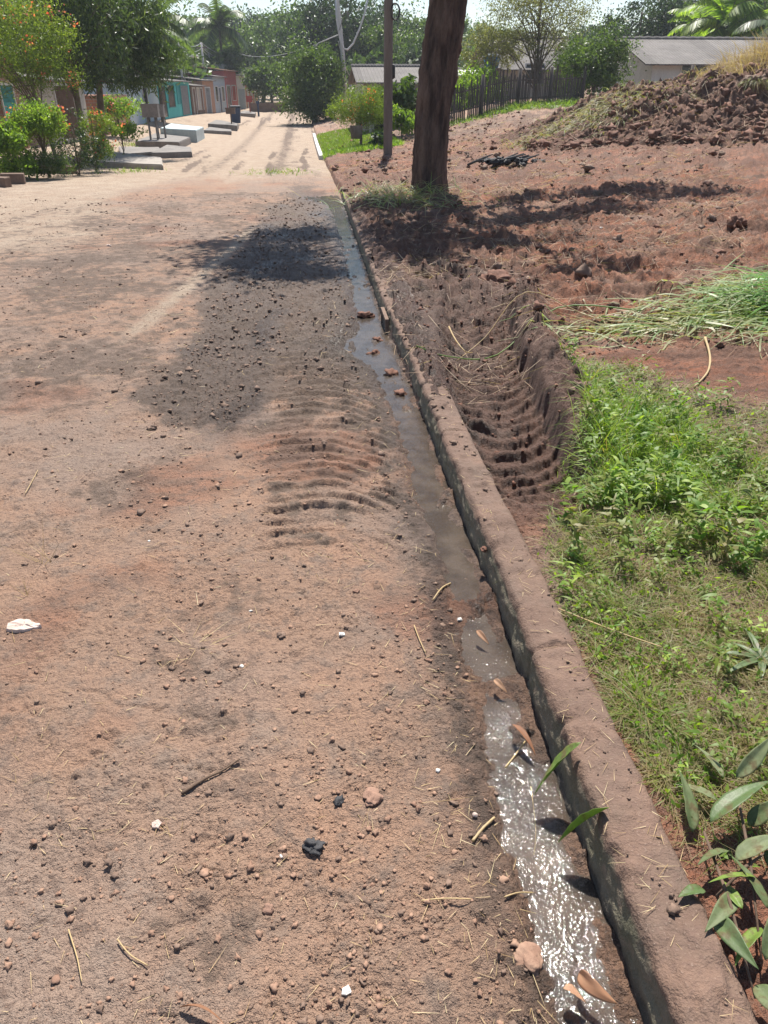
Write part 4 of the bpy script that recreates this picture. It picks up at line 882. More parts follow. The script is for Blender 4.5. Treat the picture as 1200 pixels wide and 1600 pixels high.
# ---- utility poles
def polebody(mb,h,r0,r1): mb.tube([(0,0,-.5),(0,0,0),(.01,0,h*.5),(.0,0,h)],[r0,r0,(r0+r1)/2,r1],12,jit=.02)
px,py=gnd(606,256); py=27.2; px,_,_=at(606,256,py); pz=zb(px,py)
root=empty('utility_pole',(px,py,pz),'thick dark wooden utility pole just left of the big trunk','utility pole')
mb=MB(); polebody(mb,8.5,.15,.125); mb.build('pole',M['pole'],root,True)
mb=MB(); hz=zt(18,py)-pz; ring=[(.17+.0,0,hz+.0)]; ring=[(.20+.14*math.cos(t),-.06,hz+.21*math.sin(t)) for t in np.linspace(0,2*math.pi,20)]
mb.tube(ring,.022,8,False); mb.tube([(q[0]+.01,-.10,q[2]*1.0-.01) for q in ring],.02,8,False); mb.build('wire_coil',M['black'],root,True)
mb=MB(); hz=zt(112,py)-pz; mb.tube([(.12,0,hz-.16),(.16,0,hz-.16),(.16,0,hz+.16),(.12,0,hz+.16)],.07,8); mb.build('meter_box',M['black'],root,True)
f2=(*at(541,130,62)[:2],); f2=(f2[0],62.,zb(f2[0],62))
root=empty('concrete_pole',f2,'slim pale concrete utility pole above the round tree','utility pole')
mb=MB(); dx=at(524,0,62)[0]-f2[0]; mb.tube([(0,0,-.3),(dx*.35,0,4),(dx*.8,0,7.2),(dx,0,10.5)],[.17,.15,.13,.11],10); mb.build('pole',M['cpole'],root,True)
mb=MB(); hz=zt(55,62)-f2[2]; mb.tube([(dx*.8,0,hz),(dx*.8-1.4,-.2,hz-.5),(dx*.8-1.9,-.2,hz-.9)],.035,6); mb.build('bracket',M['cpole'],root,True)
def wire(name,pts,sag,rad,mat,label,n=14):
    P=[]; 
    for a,b in zip(pts[:-1],pts[1:]):
        A_=Vector(a);B_=Vector(b)
        for i in range(n): t=i/n; q=A_.lerp(B_,t); q.z-=sag*4*t*(1-t); P.append(q)
    P.append(Vector(pts[-1])); o=P[0]; mb=MB(); mb.tube([tuple(q-o) for q in P],rad,5); b=mb.build(name,M[mat],None,True,tuple(o)); return tag(b,label,'cable')
cab=[at(u,v,60.) for u,v in ((524,-8),(526,30),(531,60),(537,76),(543,78),(552,68),(562,45),(570,20),(576,-8))]
o=Vector(cab[0]); mb=MB(); mb.tube([tuple(Vector(c)-o) for c in cab],.06,7); tag(mb.build('hanging_cable',M['wire'],None,True,tuple(o)),'pale cable hanging in a deep loop from the concrete pole','cable')
# poles on the left side of the street
lp=[(288,60,80,8.5,'cpole','grey lamp pole rising behind the turquoise house'),(323,68,90,10,'cpole','pale pole above the brown gate'),(333,80,98,10,'cpole','slim pole above the salmon wall'),(377,84,118,9,'cpole','pole behind the crimson house'),(548,120,66,7,'cpole','slim pale pole beyond the round tree'),(557,120,70,7,'cpole','slimmer pale pole right of the slim one beyond the round tree')]
tops=[]
for u,v,Y,h,mt,lb in lp:
    x,y,z=gp(u,Y); x-=0; hh_=zt(v,Y)-z
    rt=empty('street_pole',(x,y,z),lb,'pole',None); mb=MB(); mb.tube([(0,0,-.2),(0,0,hh_)],[.13,.09],8); mb.build('pole',M[mt],rt,True); tops.append((x,y,z+hh_))
    mb=MB(); mb.box(-.55,.55,-.05,.05,hh_-.5,hh_-.38); mb.build('crossarm',M['pole'],rt)
# street lamps
for u,v,Y,lb in ((292,92,76,'street lamp with short curved arm over the turquoise house'),(366,92,112,'street lamp over the crimson house roof')):
    x,y,z=gp(u,Y); hh_=zt(v,Y)-z; rt=empty('street_lamp',(x,y,z),lb,'street lamp'); mb=MB(); mb.tube([(0,0,0),(0,0,hh_-.5),(.15,0,hh_-.1),(.8,0,hh_+.15)],.05,7); mb.build('pole',M['cpole'],rt,True)
    mb=MB(); mb.tube([(.7,0,hh_+.13),(.95,0,hh_+.17),(1.35,0,hh_+.15)],[.05,.13,.07],8); mb.build('lamp_head',M['white'],rt,True)
for i,(a,b,s) in enumerate(((0,1,.5),(1,3,.6),(1,2,.2),(2,3,.5))):
    for dz_ in (0,-.45):
        A_=list(tops[a]);B_=list(tops[b]); A_[2]+=dz_; B_[2]+=dz_
        wire('power_line',[A_,B_],s,.02,'wire',['upper','lower'][dz_<0]+' wire between the '+['lamp pole and the brown gate pole','gate pole and the far pole','gate pole and the salmon wall pole','salmon wall pole and the far pole'][i])
topC=(f2[0]+dx*.8,62,zt(55,62)); 
wire('power_line',[tops[3],topC],.8,.022,'wire','long wire crossing from the far left poles to the concrete pole')
wire('power_line',[(topC[0],62,topC[2]-.4),(tops[4][0],66,tops[4][2])],.3,.02,'wire','wire dropping from the concrete pole to the slim pole')
wire('power_line',[(topC[0],62,topC[2]+.1),(px,py,pz+8.2)],.4,.02,'black','wire from the concrete pole up to the thick wooden pole')
# ---- houses along the left of the street
def facade(u0,Y0,u1,Y1,vtop,depth,wall,roof,name,label,cat,ops=(),over=.25,rslope=.12,dz=0,parapet=False):
    """front wall runs from (u0,Y0) to (u1,Y1) beside the street; ops: (t0,t1,z0,z1,material,kind)"""
    x0,y0,_=gp(u0,Y0); x1,y1,_=gp(u1,Y1); z=min(zb(x0,y0),zb(x1,y1))+dz; L=math.hypot(x1-x0,y1-y0); a=math.atan2(y1-y0,x1-x0)
    Hh=zt(vtop,(Y0+Y1)/2)-z
    rt=empty(name,(x0,y0,z),label,cat,None,a)      # local x along the front, local -y towards the street... y>0 is behind
    mb=MB(); mb.box(0,L,.0,depth,-.6,Hh); mb.build('wall',M[wall],rt)
    if roof:
        mb=MB(); zz=Hh; 
        mb.hexa([(-over,-over,zz),(L+over,-over,zz),(L+over,depth+over,zz+rslope*depth),(-over,depth+over,zz+rslope*depth),(-over,-over,zz+.07),(L+over,-over,zz+.07),(L+over,depth+over,zz+rslope*depth+.07),(-over,depth+over,zz+rslope*depth+.07)])
        mb.build('roof',M[roof],rt)
    for t0,t1,z0,z1,mt,kd in ops:
        X0,X1=t0*L,t1*L
        mb=MB(); fr=.09
        mb.box(X0-fr,X0,-.05,.02,z0,z1+fr).box(X1,X1+fr,-.05,.02,z0,z1+fr).box(X0,X1,-.05,.02,z1,z1+fr)
        if kd=='window': mb.box(X0,X1,-.05,.02,z0-.0,z0+.06)
        f_=mb.build(kd if kd!='window' else 'window',M['white'] if wall!='turq' else M['turqd'],rt)
        mb=MB(); mb.box(X0,X1,-.015,.01,z0+(.06 if kd=='window' else 0),z1)
        if kd=='gate':
            for q in np.arange(X0+.12,X1-.05,.16): mb.box(q,q+.05,-.04,-.016,z0,z1)
        mb.build('pane' if kd=='window' else 'panel',M[mt],f_)
    return rt
facade(-160,24,30,33,92,5,'brick',None,'brick_house','old brick house wall behind the flowering tree at far left','house',((.80,.93,.3,2.1,'turqd','door'),))
facade(62,35,132,41,128,4,'cream','roof','plaster_house','pale plaster house half hidden behind the garden trees','house',((.3,.7,.2,2.2,'brown','gate'),))
facade(150,43,198,51,148,3,'brick',None,'brick_wall','red brick garden wall overgrown with yellow-green shrub','wall')
facade(198,52,222,57,131,6,'blue','roof','blue_house','pale blue rendered house wall nearest the grey bin stand','house')
facade(223,57.3,247,62,132,6,'blue','roof','blue_annex','second pale blue wall beside the turquoise house','house',((.02,.25,0,2.2,'glass','gate'),))
facade(249,62,297,74,128,7,'turq','roof','turquoise_house','turquoise house with dark windows and a grey sheet roof','house',((.07,.17,.15,2.1,'glass','door'),(.24,.44,.7,2.2,'glass','window'),(.53,.62,.9,2.2,'turqd','window'),(.66,.92,.1,2.2,'steel','gate')))
facade(299,74.5,318,79,135,5,'brown','roof','boarded_house','brown boarded house front right of the turquoise one','house',((.12,.3,.0,2.0,'brown','door'),(.45,.62,.3,2.0,'cream','door'),(.72,.9,.3,2,'brown','door')))
facade(318,79.5,335,82,127,5,'salmon','roof','salmon_house','salmon plastered house wall between boarded and grey houses','house',((.2,.6,.0,2.1,'steel','gate'),))
facade(335,82.5,353,88,121,5,'grey','roof','grey_house','blue-grey house with white window frames','house',((.1,.3,.9,2.2,'glass','window'),(.4,.55,0,2.1,'dkblue','door'),(.65,.85,.9,2.2,'glass','window')))
facade(353,88.5,371,94,112,6,'pink','brick','crimson_house','crimson painted house with a dark doorway','house',((.1,.4,0,2.3,'glass','door'),(.55,.85,.9,2.3,'redbox','window')))
facade(371,94.5,384,99,119,6,'white','roof','white_house','narrow white and blue house right of the crimson one','house',((.1,.9,0,2.0,'grey','gate'),))
facade(384,99.5,402,108,130,5,'orange','roof','orange_house','last low orange house with white pillars','house',((.1,.25,0,2.0,'white','door'),(.4,.55,0,2,'white','door'),(.7,.85,0,2,'glass','door')))
facade(352,96,396,112,104,5,'cream',None,'unfinished_house','bare block upper storey rising behind the crimson house','house',(),dz=0)
# ---- concrete ramps, slabs, kerb stones on the left verge
def slab(name,corners,th,mat,label,cat,Ys,tilt=0.0,lift=0.0):
    """corners: four (u) at distances Ys, going round; top follows the verge"""
    V=[]; pts=[]
    for (u,Y) in zip(corners,Ys): x,y,z=gp(u,Y); pts.append((x,y,z))
    zt_=max(p[2] for p in pts)+lift; cx=sum(p[0] for p in pts)/4; cy=sum(p[1] for p in pts)/4; c0=(cx,cy,zt_)
    lo=[(p[0]-cx,p[1]-cy,p[2]-zt_-.35) for p in pts]; hi=[(p[0]-cx,p[1]-cy,th+tilt*(p[0]-cx)) for p in pts]
    me=bpy.data.meshes.new(name); me.from_pydata(lo+hi,[],[(0,3,2,1),(4,5,6,7),(0,1,5,4),(1,2,6,5),(2,3,7,6),(3,0,4,7)]); me.materials.append(M[mat])
    import bmesh
    bm=bmesh.new(); bm.from_mesh(me); bmesh.ops.recalc_face_normals(bm,faces=bm.faces)
    bmesh.ops.bevel(bm,geom=list(bm.edges),offset=.03,segments=2,affect='EDGES'); bmesh.ops.subdivide_edges(bm,edges=list(bm.edges),cuts=2,use_grid_fill=True)
    for v in bm.verts: v.co.z+=.02*perlin(v.co.x*1.5,v.co.y*1.5,3); v.co.x+=.015*perlin(v.co.y*3,v.co.z*5,4)
    bm.to_mesh(me); bm.free(); o=bpy.data.objects.new(name,me); link(o); o.location=c0; return tag(o,label,cat)
slab('concrete_ramp',(120,240,240,150),.16,'concrete','broad pale concrete driveway ramp nearest the viewer on the left','ramp',(28,26.5,29.5,33),-.0)
slab('concrete_slab',(175,243,238,172),.17,'conc_dark','grey slab just beyond the broad ramp','slab',(32,33.5,36,36.5))
slab('concrete_ramp',(222,290,289,250),.20,'conc_dark','grey ramp with a sharp front corner reaching to the road','ramp',(32.5,33,36,37.5))
slab('concrete_slab',(200,271,290,235),.20,'conc_dark','dark edged slab carrying the grey bin stand','slab',(39.5,38.5,42.5,47))
slab('painted_slab',(243,300,313,262),.42,'conc_blue','raised pale blue concrete platform before the turquoise house','platform',(46,43.5,47,53))
slab('concrete_slab',(312,356,357,322),.12,'conc_dark','low brown grey slab in front of the boarded house','slab',(52,50,52.5,57))
slab('concrete_slab',(320,366,369,334),.22,'conc_dark','slab under the brown post box','slab',(57,54,57.5,65))
slab('concrete_slab',(370,396,398,380),.15,'conc_dark','small far slab before the white and blue house','slab',(78,74,80,88))
def stoneblock(u,v,sx,sy,sz,rz,label,mat='brown'):
    x,y,z=at(u,v,22); x,y=gnd(u,v); mb=MB(); mb.box(-sx/2,sx/2,-sy/2,sy/2,-.1,sz); o=mb.build('kerb_stone',M[mat],None,False,(x,y,zb(x,y))); o.rotation_euler=(0,0.02,rz); bv=o.modifiers.new('b','BEVEL'); bv.width=.02; bv.segments=2
    return tag(o,label,'kerb stone')
stoneblock(22,287,.55,.28,.24,.2,'brown block of the broken kerb at far left, the nearer of two')
stoneblock(2,292,.4,.3,.22,-.15,'brown kerb block cut by the left picture edge')
stoneblock(60,268,2.4,.22,.18,-.28,'long low brown kerb stone in front of the flowering bushes')
# bin stands
def binstand(u,Y,vt,vb,mat,label,w=.55,two=True,cat='bin stand'):
    x,y,z=gp(u,Y); z+=.18 if Y<60 else .1; h=zt(vt,Y)-z; rt=empty('bin_stand',(x,y,z),label,cat)
    mb=MB(); mb.box(-w/2,w/2,-.25,.25,h*.66,h*.72).box(-w/2,-w/2+.04,-.25,.25,h*.72,h).box(w/2-.04,w/2,-.25,.25,h*.72,h).box(-w/2+.04,w/2-.04,-.25,-.21,h*.72,h).box(-w/2+.04,w/2-.04,.21,.25,h*.72,h)
    mb.box(-w/2-.03,w/2+.03,-.28,-.251,h-.06,h+.01).box(-w/2-.03,w/2+.03,.251,.28,h-.06,h+.01); mb.build('basket',M[mat],rt)
    for s in ((-.16,.16) if two else (0,)):
        mb=MB(); mb.tube([(s,s*.3,-.2),(s,s*.3,h*.66)],.05 if two else .045,8); mb.build('post',M[mat],rt,True)
    return rt
binstand(232,40.5,162,204,'conc_dark','grey concrete bin stand on two posts in front of the blue house',.75)
binstand(245,42,163,202,'conc_dark','second grey bin stand half behind the first one',.5)
binstand(358,57,168,186,'brown','brown bin stand on a single post on the far slab',.6,False)
binstand(389,80,150,166,'redbox','small red bin stand before the white and blue house',.55,False)
x,y,z=gp(366,62); rt=empty('wheelie_bin',(x,y,z+.1),'dark blue plastic bin standing by the grey house','bin'); mb=MB(); mb.hexa([(-.28,-.3,0),(.28,-.3,0),(.28,.3,0),(-.28,.3,0),(-.36,-.38,1.0),(.36,-.38,1.0),(.36,.38,1.0),(-.36,.38,1.0)]); mb.build('body',M['dkblue'],rt); mb=MB(); mb.hexa([(-.4,-.43,1.0),(.4,-.43,1.0),(.4,.4,1.0),(-.4,.4,1.0),(-.36,-.38,1.1),(.36,-.38,1.1),(.34,.38,1.14),(-.34,.38,1.14)]); mb.build('lid',M['black'],rt)
x,y,z=gp(402,78); mb=MB(); mb.tube([(0,0,-.1),(0,0,1.0),(0,0,1.02)],[.09,.09,.13],8); mb.box(-.15,.15,-.1,.1,.98,1.2); tag(mb.build('blue_post',M['dkblue'],None,False,(x,y,z)),'short dark blue post at the end of the left houses','post')
x,y,z=gp(425,88); mb=MB(); mb.box(-2.4,1.2,-.1,.1,-.2,.75).box(-2.4,1.2,-.1,.1,.75,.8); tag(mb.build('low_wall',M['brown'],None,False,(x,y,z)),'low brown wall under the small round tree at the end of the street','wall')
# ---- houses on the right
def gable(name,x0,x1,y0,y1,z,eave,ridge,wall,roof,label,ops=(),over=.5,cat='house',ridge_axis='x'):
    rt=empty(name,(x0,y0,z),label,cat); L=x1-x0; Dp=y1-y0; mb=MB()
    mb.box(0,L,0,Dp,-.5,eave); b=len(mb.v); mb.v+=[(0,0,eave),(0,Dp,eave),(0,Dp/2,ridge-.12),(L,0,eave),(L,Dp,eave),(L,Dp/2,ridge-.12)]; mb.f+=[(b,b+2,b+1),(b+3,b+4,b+5)]
    mb.build('wall',M[wall],rt)
    s=(ridge-eave)/(Dp/2); mb=MB()
    for sg in (0,1):
        ya=-over if sg==0 else Dp+over; za=eave-s*over
        p=[(-over,ya,za),(L+over,ya,za),(L+over,Dp/2,ridge),(-over,Dp/2,ridge)]
        if sg: p=[p[1],p[0],p[3],p[2]]
        mb.hexa([(a,b_,c) for a,b_,c in p]+[(a,b_,c+.06) for a,b_,c in p])
    rf=mb.build('roof',M[roof],rt)
    mb=MB(); mb.tube([(x_,Dp/2,ridge+.07+.03*((i%2))) for i,x_ in enumerate(np.linspace(-over,L+over,60))],.10,6); mb.build('ridge_cap',M['conc_dark'],rf)
    for X0,X1,z0,z1,mt,kd in ops:
        mb=MB(); mb.box(X0-.07,X0,-.05,.02,z0-.07,z1+.07).box(X1,X1+.07,-.05,.02,z0-.07,z1+.07).box(X0,X1,-.05,.02,z1,z1+.07).box(X0,X1,-.05,.02,z0-.07,z0); f_=mb.build(kd,M['white'],rt)
        mb=MB(); mb.box(X0,X1,-.02,.01,z0,z1); mb.build('pane' if kd=='window' else 'panel',M[mt],f_)
    return rt
xa=at(1020,105,44)[0]; z0=zb(xa,44)-.2; ev=zt(101,43.5)-z0; rg=zt(60,48)-z0
gable('farm_house',xa,xa+14,44,52,z0,ev+.2,rg,'white','roof','long white house with weathered grey sheet roof behind the mound',((1.6,3.0,.2,1.9,'glass','window'),(5,6.2,.6,1.9,'glass','window')),.7)
xs_=at(1082,110,41)[0]; mb=MB(); mb.tube([(0,0,-.2),(0,0,zt(100,41)-zb(xs_,41))],.09,8); tag(mb.build('fence_post',M['pole'],None,True,(xs_,41,zb(xs_,41))),'single dark post standing before the grey roofed house','post')
xa=at(572,120,40)[0]; xb=at(705,120,40)[0]; z0=zb((xa+xb)/2,40)-.55
gable('porch_house',xa,xb,41.5,48,z0,zt(128,41.5)-z0,zt(106,44.5)-z0,'cream','roof','house with grey roof and shaded porch behind the small flowering tree',((.5,1.5,0,2.0,'glass','door'),(2.2,3.2,.8,2,'glass','window')),.4)
pr=empty('porch',(xa,40,z0),'shaded porch on white columns behind the small flowering tree','porch')
for q in (.2,1.0,1.9): mb=MB(); mb.tube([(q,.0,-.3),(q,.0,zt(168,40)-z0+.4)],.07,10); mb.build('column',M['white'],pr,True)
mb=MB(); mb.box(-.2,3.4,-.35,1.3,zt(168,40)-z0+.4,zt(168,40)-z0+.5); mb.build('canopy',M['brown'],pr)
xa=at(690,120,52)[0]; xb=at(770,120,52)[0]; z0=zb(xa,52)
gable('low_shed',xa,xb,52,58,z0,zt(118,52)-z0,zt(110,55)-z0,'cream','white','low pale shed with a white edged roof behind the fence',(),.3,'shed')
xa=at(775,120,56)[0]; xb=at(905,120,56)[0]; z0=zb(xa,56)
gable('beige_house',xa,xb,56,64,z0,zt(105,56)-z0,zt(60,60)-z0,'cream','roof','beige house mostly hidden by the olive coloured tree',((2,3.2,.9,2,'glass','window'),),.4)
x,y,z=at(768,98,54); rt=empty('water_tank',(x,y,zt(106,54)),'blue plastic water tank with pale lid on a stand behind the fence','water tank')
mb=MB(); mb.tube([(0,0,0),(0,0,.1),(0,0,.62)],[.42,.46,.56],16); mb.build('body',M['tank'],rt,True); mb=MB(); mb.tube([(0,0,.62),(0,0,.68),(0,0,.78)],[.6,.6,.2],16); mb.build('lid',M['conc_blue'],rt,True)
mb=MB()
for sx in (-.35,.35):
    for sy in (-.35,.35): mb.box(sx-.06,sx+.06,sy-.06,sy+.06,-(rt.location.z-zb(x,54)),-.08)
mb.box(-.5,.5,-.5,.5,-.08,0); mb.build('stand',M['pole'],rt)
# ---- picket fence
FA=at(690,190,37); FB=at(908,175,42); za=zb(FA[0],37); zc=zb(FB[0],42)
rt=empty('picket_fence',(FA[0],37,za),'dark weathered wooden picket fence along the back of the red lot','fence')
L=math.hypot(FB[0]-FA[0],5); n=84; r=np.random.default_rng(330); mb=MB(); mr=MB()
dxn,dyn=(FB[0]-FA[0])/L,5/L
def fp(s,o=0): return (dxn*s-dyn*o,dyn*s+dxn*o)
def fz(s): x,y=fp(s); return zb(FA[0]+x,37+y)-za
for i in range(n):
    s=L*i/n; w=.068; h=1.45+.22*r.normal()*.6-(.25 if i>n*.8 else 0); t=r.normal()*.025; z=fz(s)
    if r.random()<.04: continue
    A0=fp(s-w/2);A1=fp(s+w/2);B0=fp(s+t-w/2*.9);B1=fp(s+t+w/2*.9);o=.012
    q=lambda p,k,zz:(p[0]-dyn*k,p[1]+dxn*k,zz)
    mb.hexa([q(A0,-o,z-.1),q(A1,-o,z-.1),q(A1,o,z-.1),q(A0,o,z-.1),q(B0,-o,z+h),q(B1,-o,z+h),q(B1,o,z+h-.05),q(B0,o,z+h-.05)])
mb.build('picket',M['fence'],rt)
for hgt in (.4,1.15):
    mr=MB(); 
    mr.tube([(fp(s,.05)[0],fp(s,.05)[1],fz(s)+hgt) for s in np.linspace(0,L,12)],.03,5); mr.build('rail',M['fence'],rt)
for s in (0,L*.25,L*.5,L*.73,L*.99):
    mr=MB(); p=fp(s,-.02); mr.tube([(p[0],p[1],fz(s)-.2),(p[0]+.02,p[1],fz(s)+1.65)],.085,7); mr.build('post',M['fence'],rt,True)
#================================================= TREES
def blobs(*b): return list(b)
def ptree(u,Y,vb,vt,w,name,label,n,ls,mat,seed,tr=.12,shape='round',**k):
    """tree standing at (u,Y), crown from v=vb to v=vt and w metres wide"""
    x,y,z=gp(u,Y); zb_=zt(vb,Y)-z; ztp=zt(vt,Y)-z; cz=(zb_+ztp)/2; hh_=(ztp-zb_)/2; r=np.random.default_rng(seed); B=[]
    if shape=='round': B=[(0,0,cz,w/2,w/2,hh_)]
    for i in range(k.pop('nb',7)):
        a=r.uniform(0,6.28); q=r.uniform(.25,.62); B.append((w/2*q*math.cos(a),w/2*q*math.sin(a),cz+hh_*r.uniform(-.6,.62),w/2*r.uniform(.3,.5),w/2*r.uniform(.3,.5),hh_*r.uniform(.28,.45)))
    return tree(name,label,(x,y,z),ztp,B,n,ls,M and mat,tr,seed=seed,**k)
x,y,z=gp(140,33)
tree('mango_tree','dark dense tree with drooping leaves towering over the left garden',(x,y,z),6.5,blobs((1.2,0,4.6,1.7,1.5,1.5),(2.5,0,3.4,1.15,1.0,.95),(.2,0,3.6,1.2,1.1,.9),(.6,0,5.6,1.8,1.6,1.2),(1.9,.2,4.7,1.1,1.0,1.0),(1.7,-.2,2.75,.85,.8,.55)),20000,.21,'l_mango',.16,.22,.9,400,clump=.22,split=.5)
x,y,z=gp(112,30); 
tree('mango_tree','dark leafy tree with a straight shaded trunk behind the bushes',(x,y,z),6,blobs((.3,0,3.7,1.3,1.3,1.3),(.9,.3,4.8,1.5,1.5,1.4),(-.5,.2,4.9,1.2,1.2,1.2),(1.2,0,2.6,.7,.7,.5)),9000,.2,'l_mango',.13,.24,.8,401,split=.45)
x,y,z=gp(70,27.5)
tree('flame_tree','flowering tree with feathery yellow-green leaves at the top left',(x,y,z),4.2,blobs((-.3,0,3.3,1.5,1.3,.8),(.4,-.2,2.6,.9,.9,.6),(-1.3,.1,2.9,1.0,1.0,.8),(-.5,0,4.1,1.3,1.2,.8),(.55,0,3.6,.7,.7,.6),(-2.3,0,3.4,1,1,.8)),22000,.085,'l_flame',.075,.28,.15,402,flowers=(420,.08,'flowerp'),split=.35,clump=.22,nl=22)
x,y,z=gp(128,26)
tree('flame_shrub','low feathery flame shrub with pink flowers beside the straight trunk',(x,y,z),2.0,blobs((.35,0,1.35,.5,.45,.35),(.1,0,.75,.42,.4,.3),(.35,0,.6,.4,.35,.25)),5500,.08,'l_flame',.03,.25,.1,403,flowers=(150,.07,'flowerp'),split=.1,cat='shrub')
x,y,z=gp(50,23.5)
tree('clipped_bush','rounded bright green bush with red flowers underneath','' or (x,y,z),1.9,blobs((0,0,1.5,.66,.6,.38),(-.25,0,1.3,.5,.5,.34),(.25,0,1.35,.5,.5,.36)),8000,.07,'l_bright',.05,.5,.1,404,flowers=(90,.08,'flowerp'),split=.3,cat='bush',nl=26)
x,y,z=gp(6,22.5)
tree('leafy_bush','yellow-green broad leaved bush cut by the left picture edge',(x,y,z),1.5,blobs((0,0,1.0,.4,.4,.45),(-.3,0,.6,.5,.4,.4),(.1,0,.35,.4,.35,.3)),3200,.11,'l_bright',.04,.45,.3,405,split=.2,cat='bush')
x,y,z=gp(28,23)
tree('fern_bush','dark feathery low shrub between the two bright bushes',(x,y,z),.9,blobs((0,0,.45,.55,.4,.3),(.5,.1,.35,.4,.4,.28)),3500,.08,'l_mid',.03,.3,.2,406,split=.2,cat='bush')
x,y,z=gp(100,24.5)
tree('twiggy_shrub','dark twiggy shrub in the shade under the left trees',(x,y,z),1.6,blobs((0,0,.8,.6,.5,.7),(.5,0,.5,.5,.4,.4)),2600,.07,'l_dark',.03,.4,.2,407,split=.1,cat='shrub',nl=40)
ptree(180,44,185,150,2.4,'yellow_shrub','yellow-green shrub with reddish tips over the red brick wall',4500,.12,'l_bright',408,.05,flowers=(160,.12,'flowerp'),cat='shrub')
ptree(178,31,210,190,1.6,'low_plant','low bright green plant beside the broad ramp',1500,.10,'l_bright',409,.03,cat='plant',nb=3)
# palms
def palm(u,Y,vc,n,L,label,seed,mat='l_mid',tr=.16,bare=True):
    x,y,z=gp(u,Y); h=zt(vc,Y)-z; r=np.random.default_rng(seed); rt=empty('palm_tree',(x,y,z),label,'palm tree')
    mb=MB(); mb.tube([(0,0,-.3),(.1,0,h*.5),(0,0,h)],[tr,tr*.8,tr*.7],8); mb.build('trunk',M['bark2'],rt,True)
    Vs=[];Fs=[];ts=[];b=0; mr=MB()
    for i in range(n):
        a=i*2.4+r.uniform(-.2,.2); el=r.uniform(-.1,1.2); l=L*r.uniform(.8,1.1); P=[]; d=np.array([math.cos(a)*math.cos(el),math.sin(a)*math.cos(el),math.sin(el)]); p=np.array([0,0,h]); seg=14
        for j in range(seg+1):
            P.append(p.copy()); p=p+d*l/seg; d=d+np.array([0,0,-.10-.006*j]); d/=np.linalg.norm(d)
        mr.tube([tuple(q) for q in P],[.035*(1-j/seg)+.006 for j in range(seg+1)],4,False)
        for j in range(1,seg*3):
            t=j/(seg*3); k=min(int(t*seg),seg-1); q=P[k]+(P[k+1]-P[k])*(t*seg-k); dd=P[k+1]-P[k]; dd/=np.linalg.norm(dd); sd_=np.cross(dd,[0,0,1]); sd_/=np.linalg.norm(sd_)+1e-6
            ll=L*.24*math.sin(math.pi*(.12+.85*t))**.7
            for s in (-1,1):
                e=q+(sd_*s*.8+dd*.45+np.array([0,0,-.35-.3*r.random()]))*ll; wv=dd*.05*L/2.5
                Vs+=[q-wv,q+wv,e+wv*.2,e-wv*.2]; Fs.append((b,b+1,b+2,b+3)); b+=4; ts+=[r.random()]*4
    mk('frond',np.array(Vs),np.array(Fs),M[mat],rt,{'tint':np.array(ts)},False); mr.build('frond_stem',M['l_bright'] if 0 else M['bark2'],rt,True); return rt
palm(250,60,50,20,3.6,'tall palm rising behind the mango tree','' or 420)
palm(352,100,45,20,4.5,'distant palm among the hillside trees above the houses',421)
palm(255,75,75,14,3.0,'shorter palm behind the turquoise house',422)
palm(1175,54,26,26,4.2,'lush palm at the top right corner behind the dry grass',423,'l_bright')
palm(1115,56,40,26,4.0,'bright arching palm above the grey roof ridge',424,'l_bright')
palm(1075,62,44,20,3.0,'shorter palm left of the bright arching one',425,'l_bright')
palm(1205,50,52,24,3.6,'low palm at the right picture edge',426,'l_mid')
palm(1150,66,5,20,3.4,'highest palm crown at the top right',427,'l_bright')
# street trees on the right
ptree(489,62,193,72,4.3,'round_tree','dense round green tree on the right edge of the street',24000,.20,'l_mid',430,.18,aspect=.45,nb=11,split=.3,clump=.17)
ptree(424,92,152,98,5.2,'round_tree','smaller round tree at the far end of the street',9000,.26,'l_mid',431,.16,aspect=.5,nb=7)
x,y,z=gp(562,33.5)
tree('flame_tree','small flowering tree with orange blossoms and a bin at its trunk',(x,y,z),2.4,blobs((-.35,0,1.35,.75,.7,.55),(.25,0,1.6,.75,.7,.65),(.7,0,1.25,.55,.55,.45),(-.9,-.1,1.2,.45,.45,.35),(.1,0,1.05,.8,.7,.35)),15000,.075,'l_flame',.06,.26,.1,432,flowers=(170,.075,'flower'),split=.35,nl=18,clump=.2)
x,y,z=gp(556,32.6); mb=MB(); mb.tube([(0,0,.35),(0,0,.37),(0,0,.80),(0,0,.81),(0,0,.80),(0,0,.45)],[.20,.21,.26,.27,.24,.2],14); rt=mb.build('bin_basket',M['bark2'],None,True,(x,y,z)); tag(rt,'brown woven basket bin tied to the small flowering tree','bin')
# large-leaved plants around the pole
for i,(u,Y,vb,vt,w,lb) in enumerate(((602,36,175,125,1.5,'large leaved shrub directly left of the thick wooden pole'),(636,36,178,118,1.6,'large leaved shrub between the wooden pole and the big trunk'),(628,34,205,168,1.3,'bright low plant between the pole and the big trunk'),(594,31,235,205,.7,'small dark plant at the foot of the wooden pole'))):
    ptree(u,Y,vb,vt,w,'leafy_shrub',lb,1500 if i<3 else 500,.24 if i<2 else .15,('l_mid','l_mid','l_bright','l_dark')[i],440+i,.04,aspect=.5,droop=.7,cat='shrub',nb=4)
ptree(665,42,188,130,2.2,'leafy_shrub','yellow-green shrub showing left of the big trunk',2500,.16,'l_bright',445,.05,cat='shrub')
ptree(715,45,188,125,2.6,'leafy_shrub','pale green shrub right of the big trunk behind the fence',2600,.16,'l_bright',446,.05,cat='shrub')
ptree(752,46,170,108,3.2,'leafy_shrub','bright leafy shrub behind the middle of the picket fence',5000,.16,'l_bright',447,.06,cat='shrub')
x,y,z=gp(836,47)
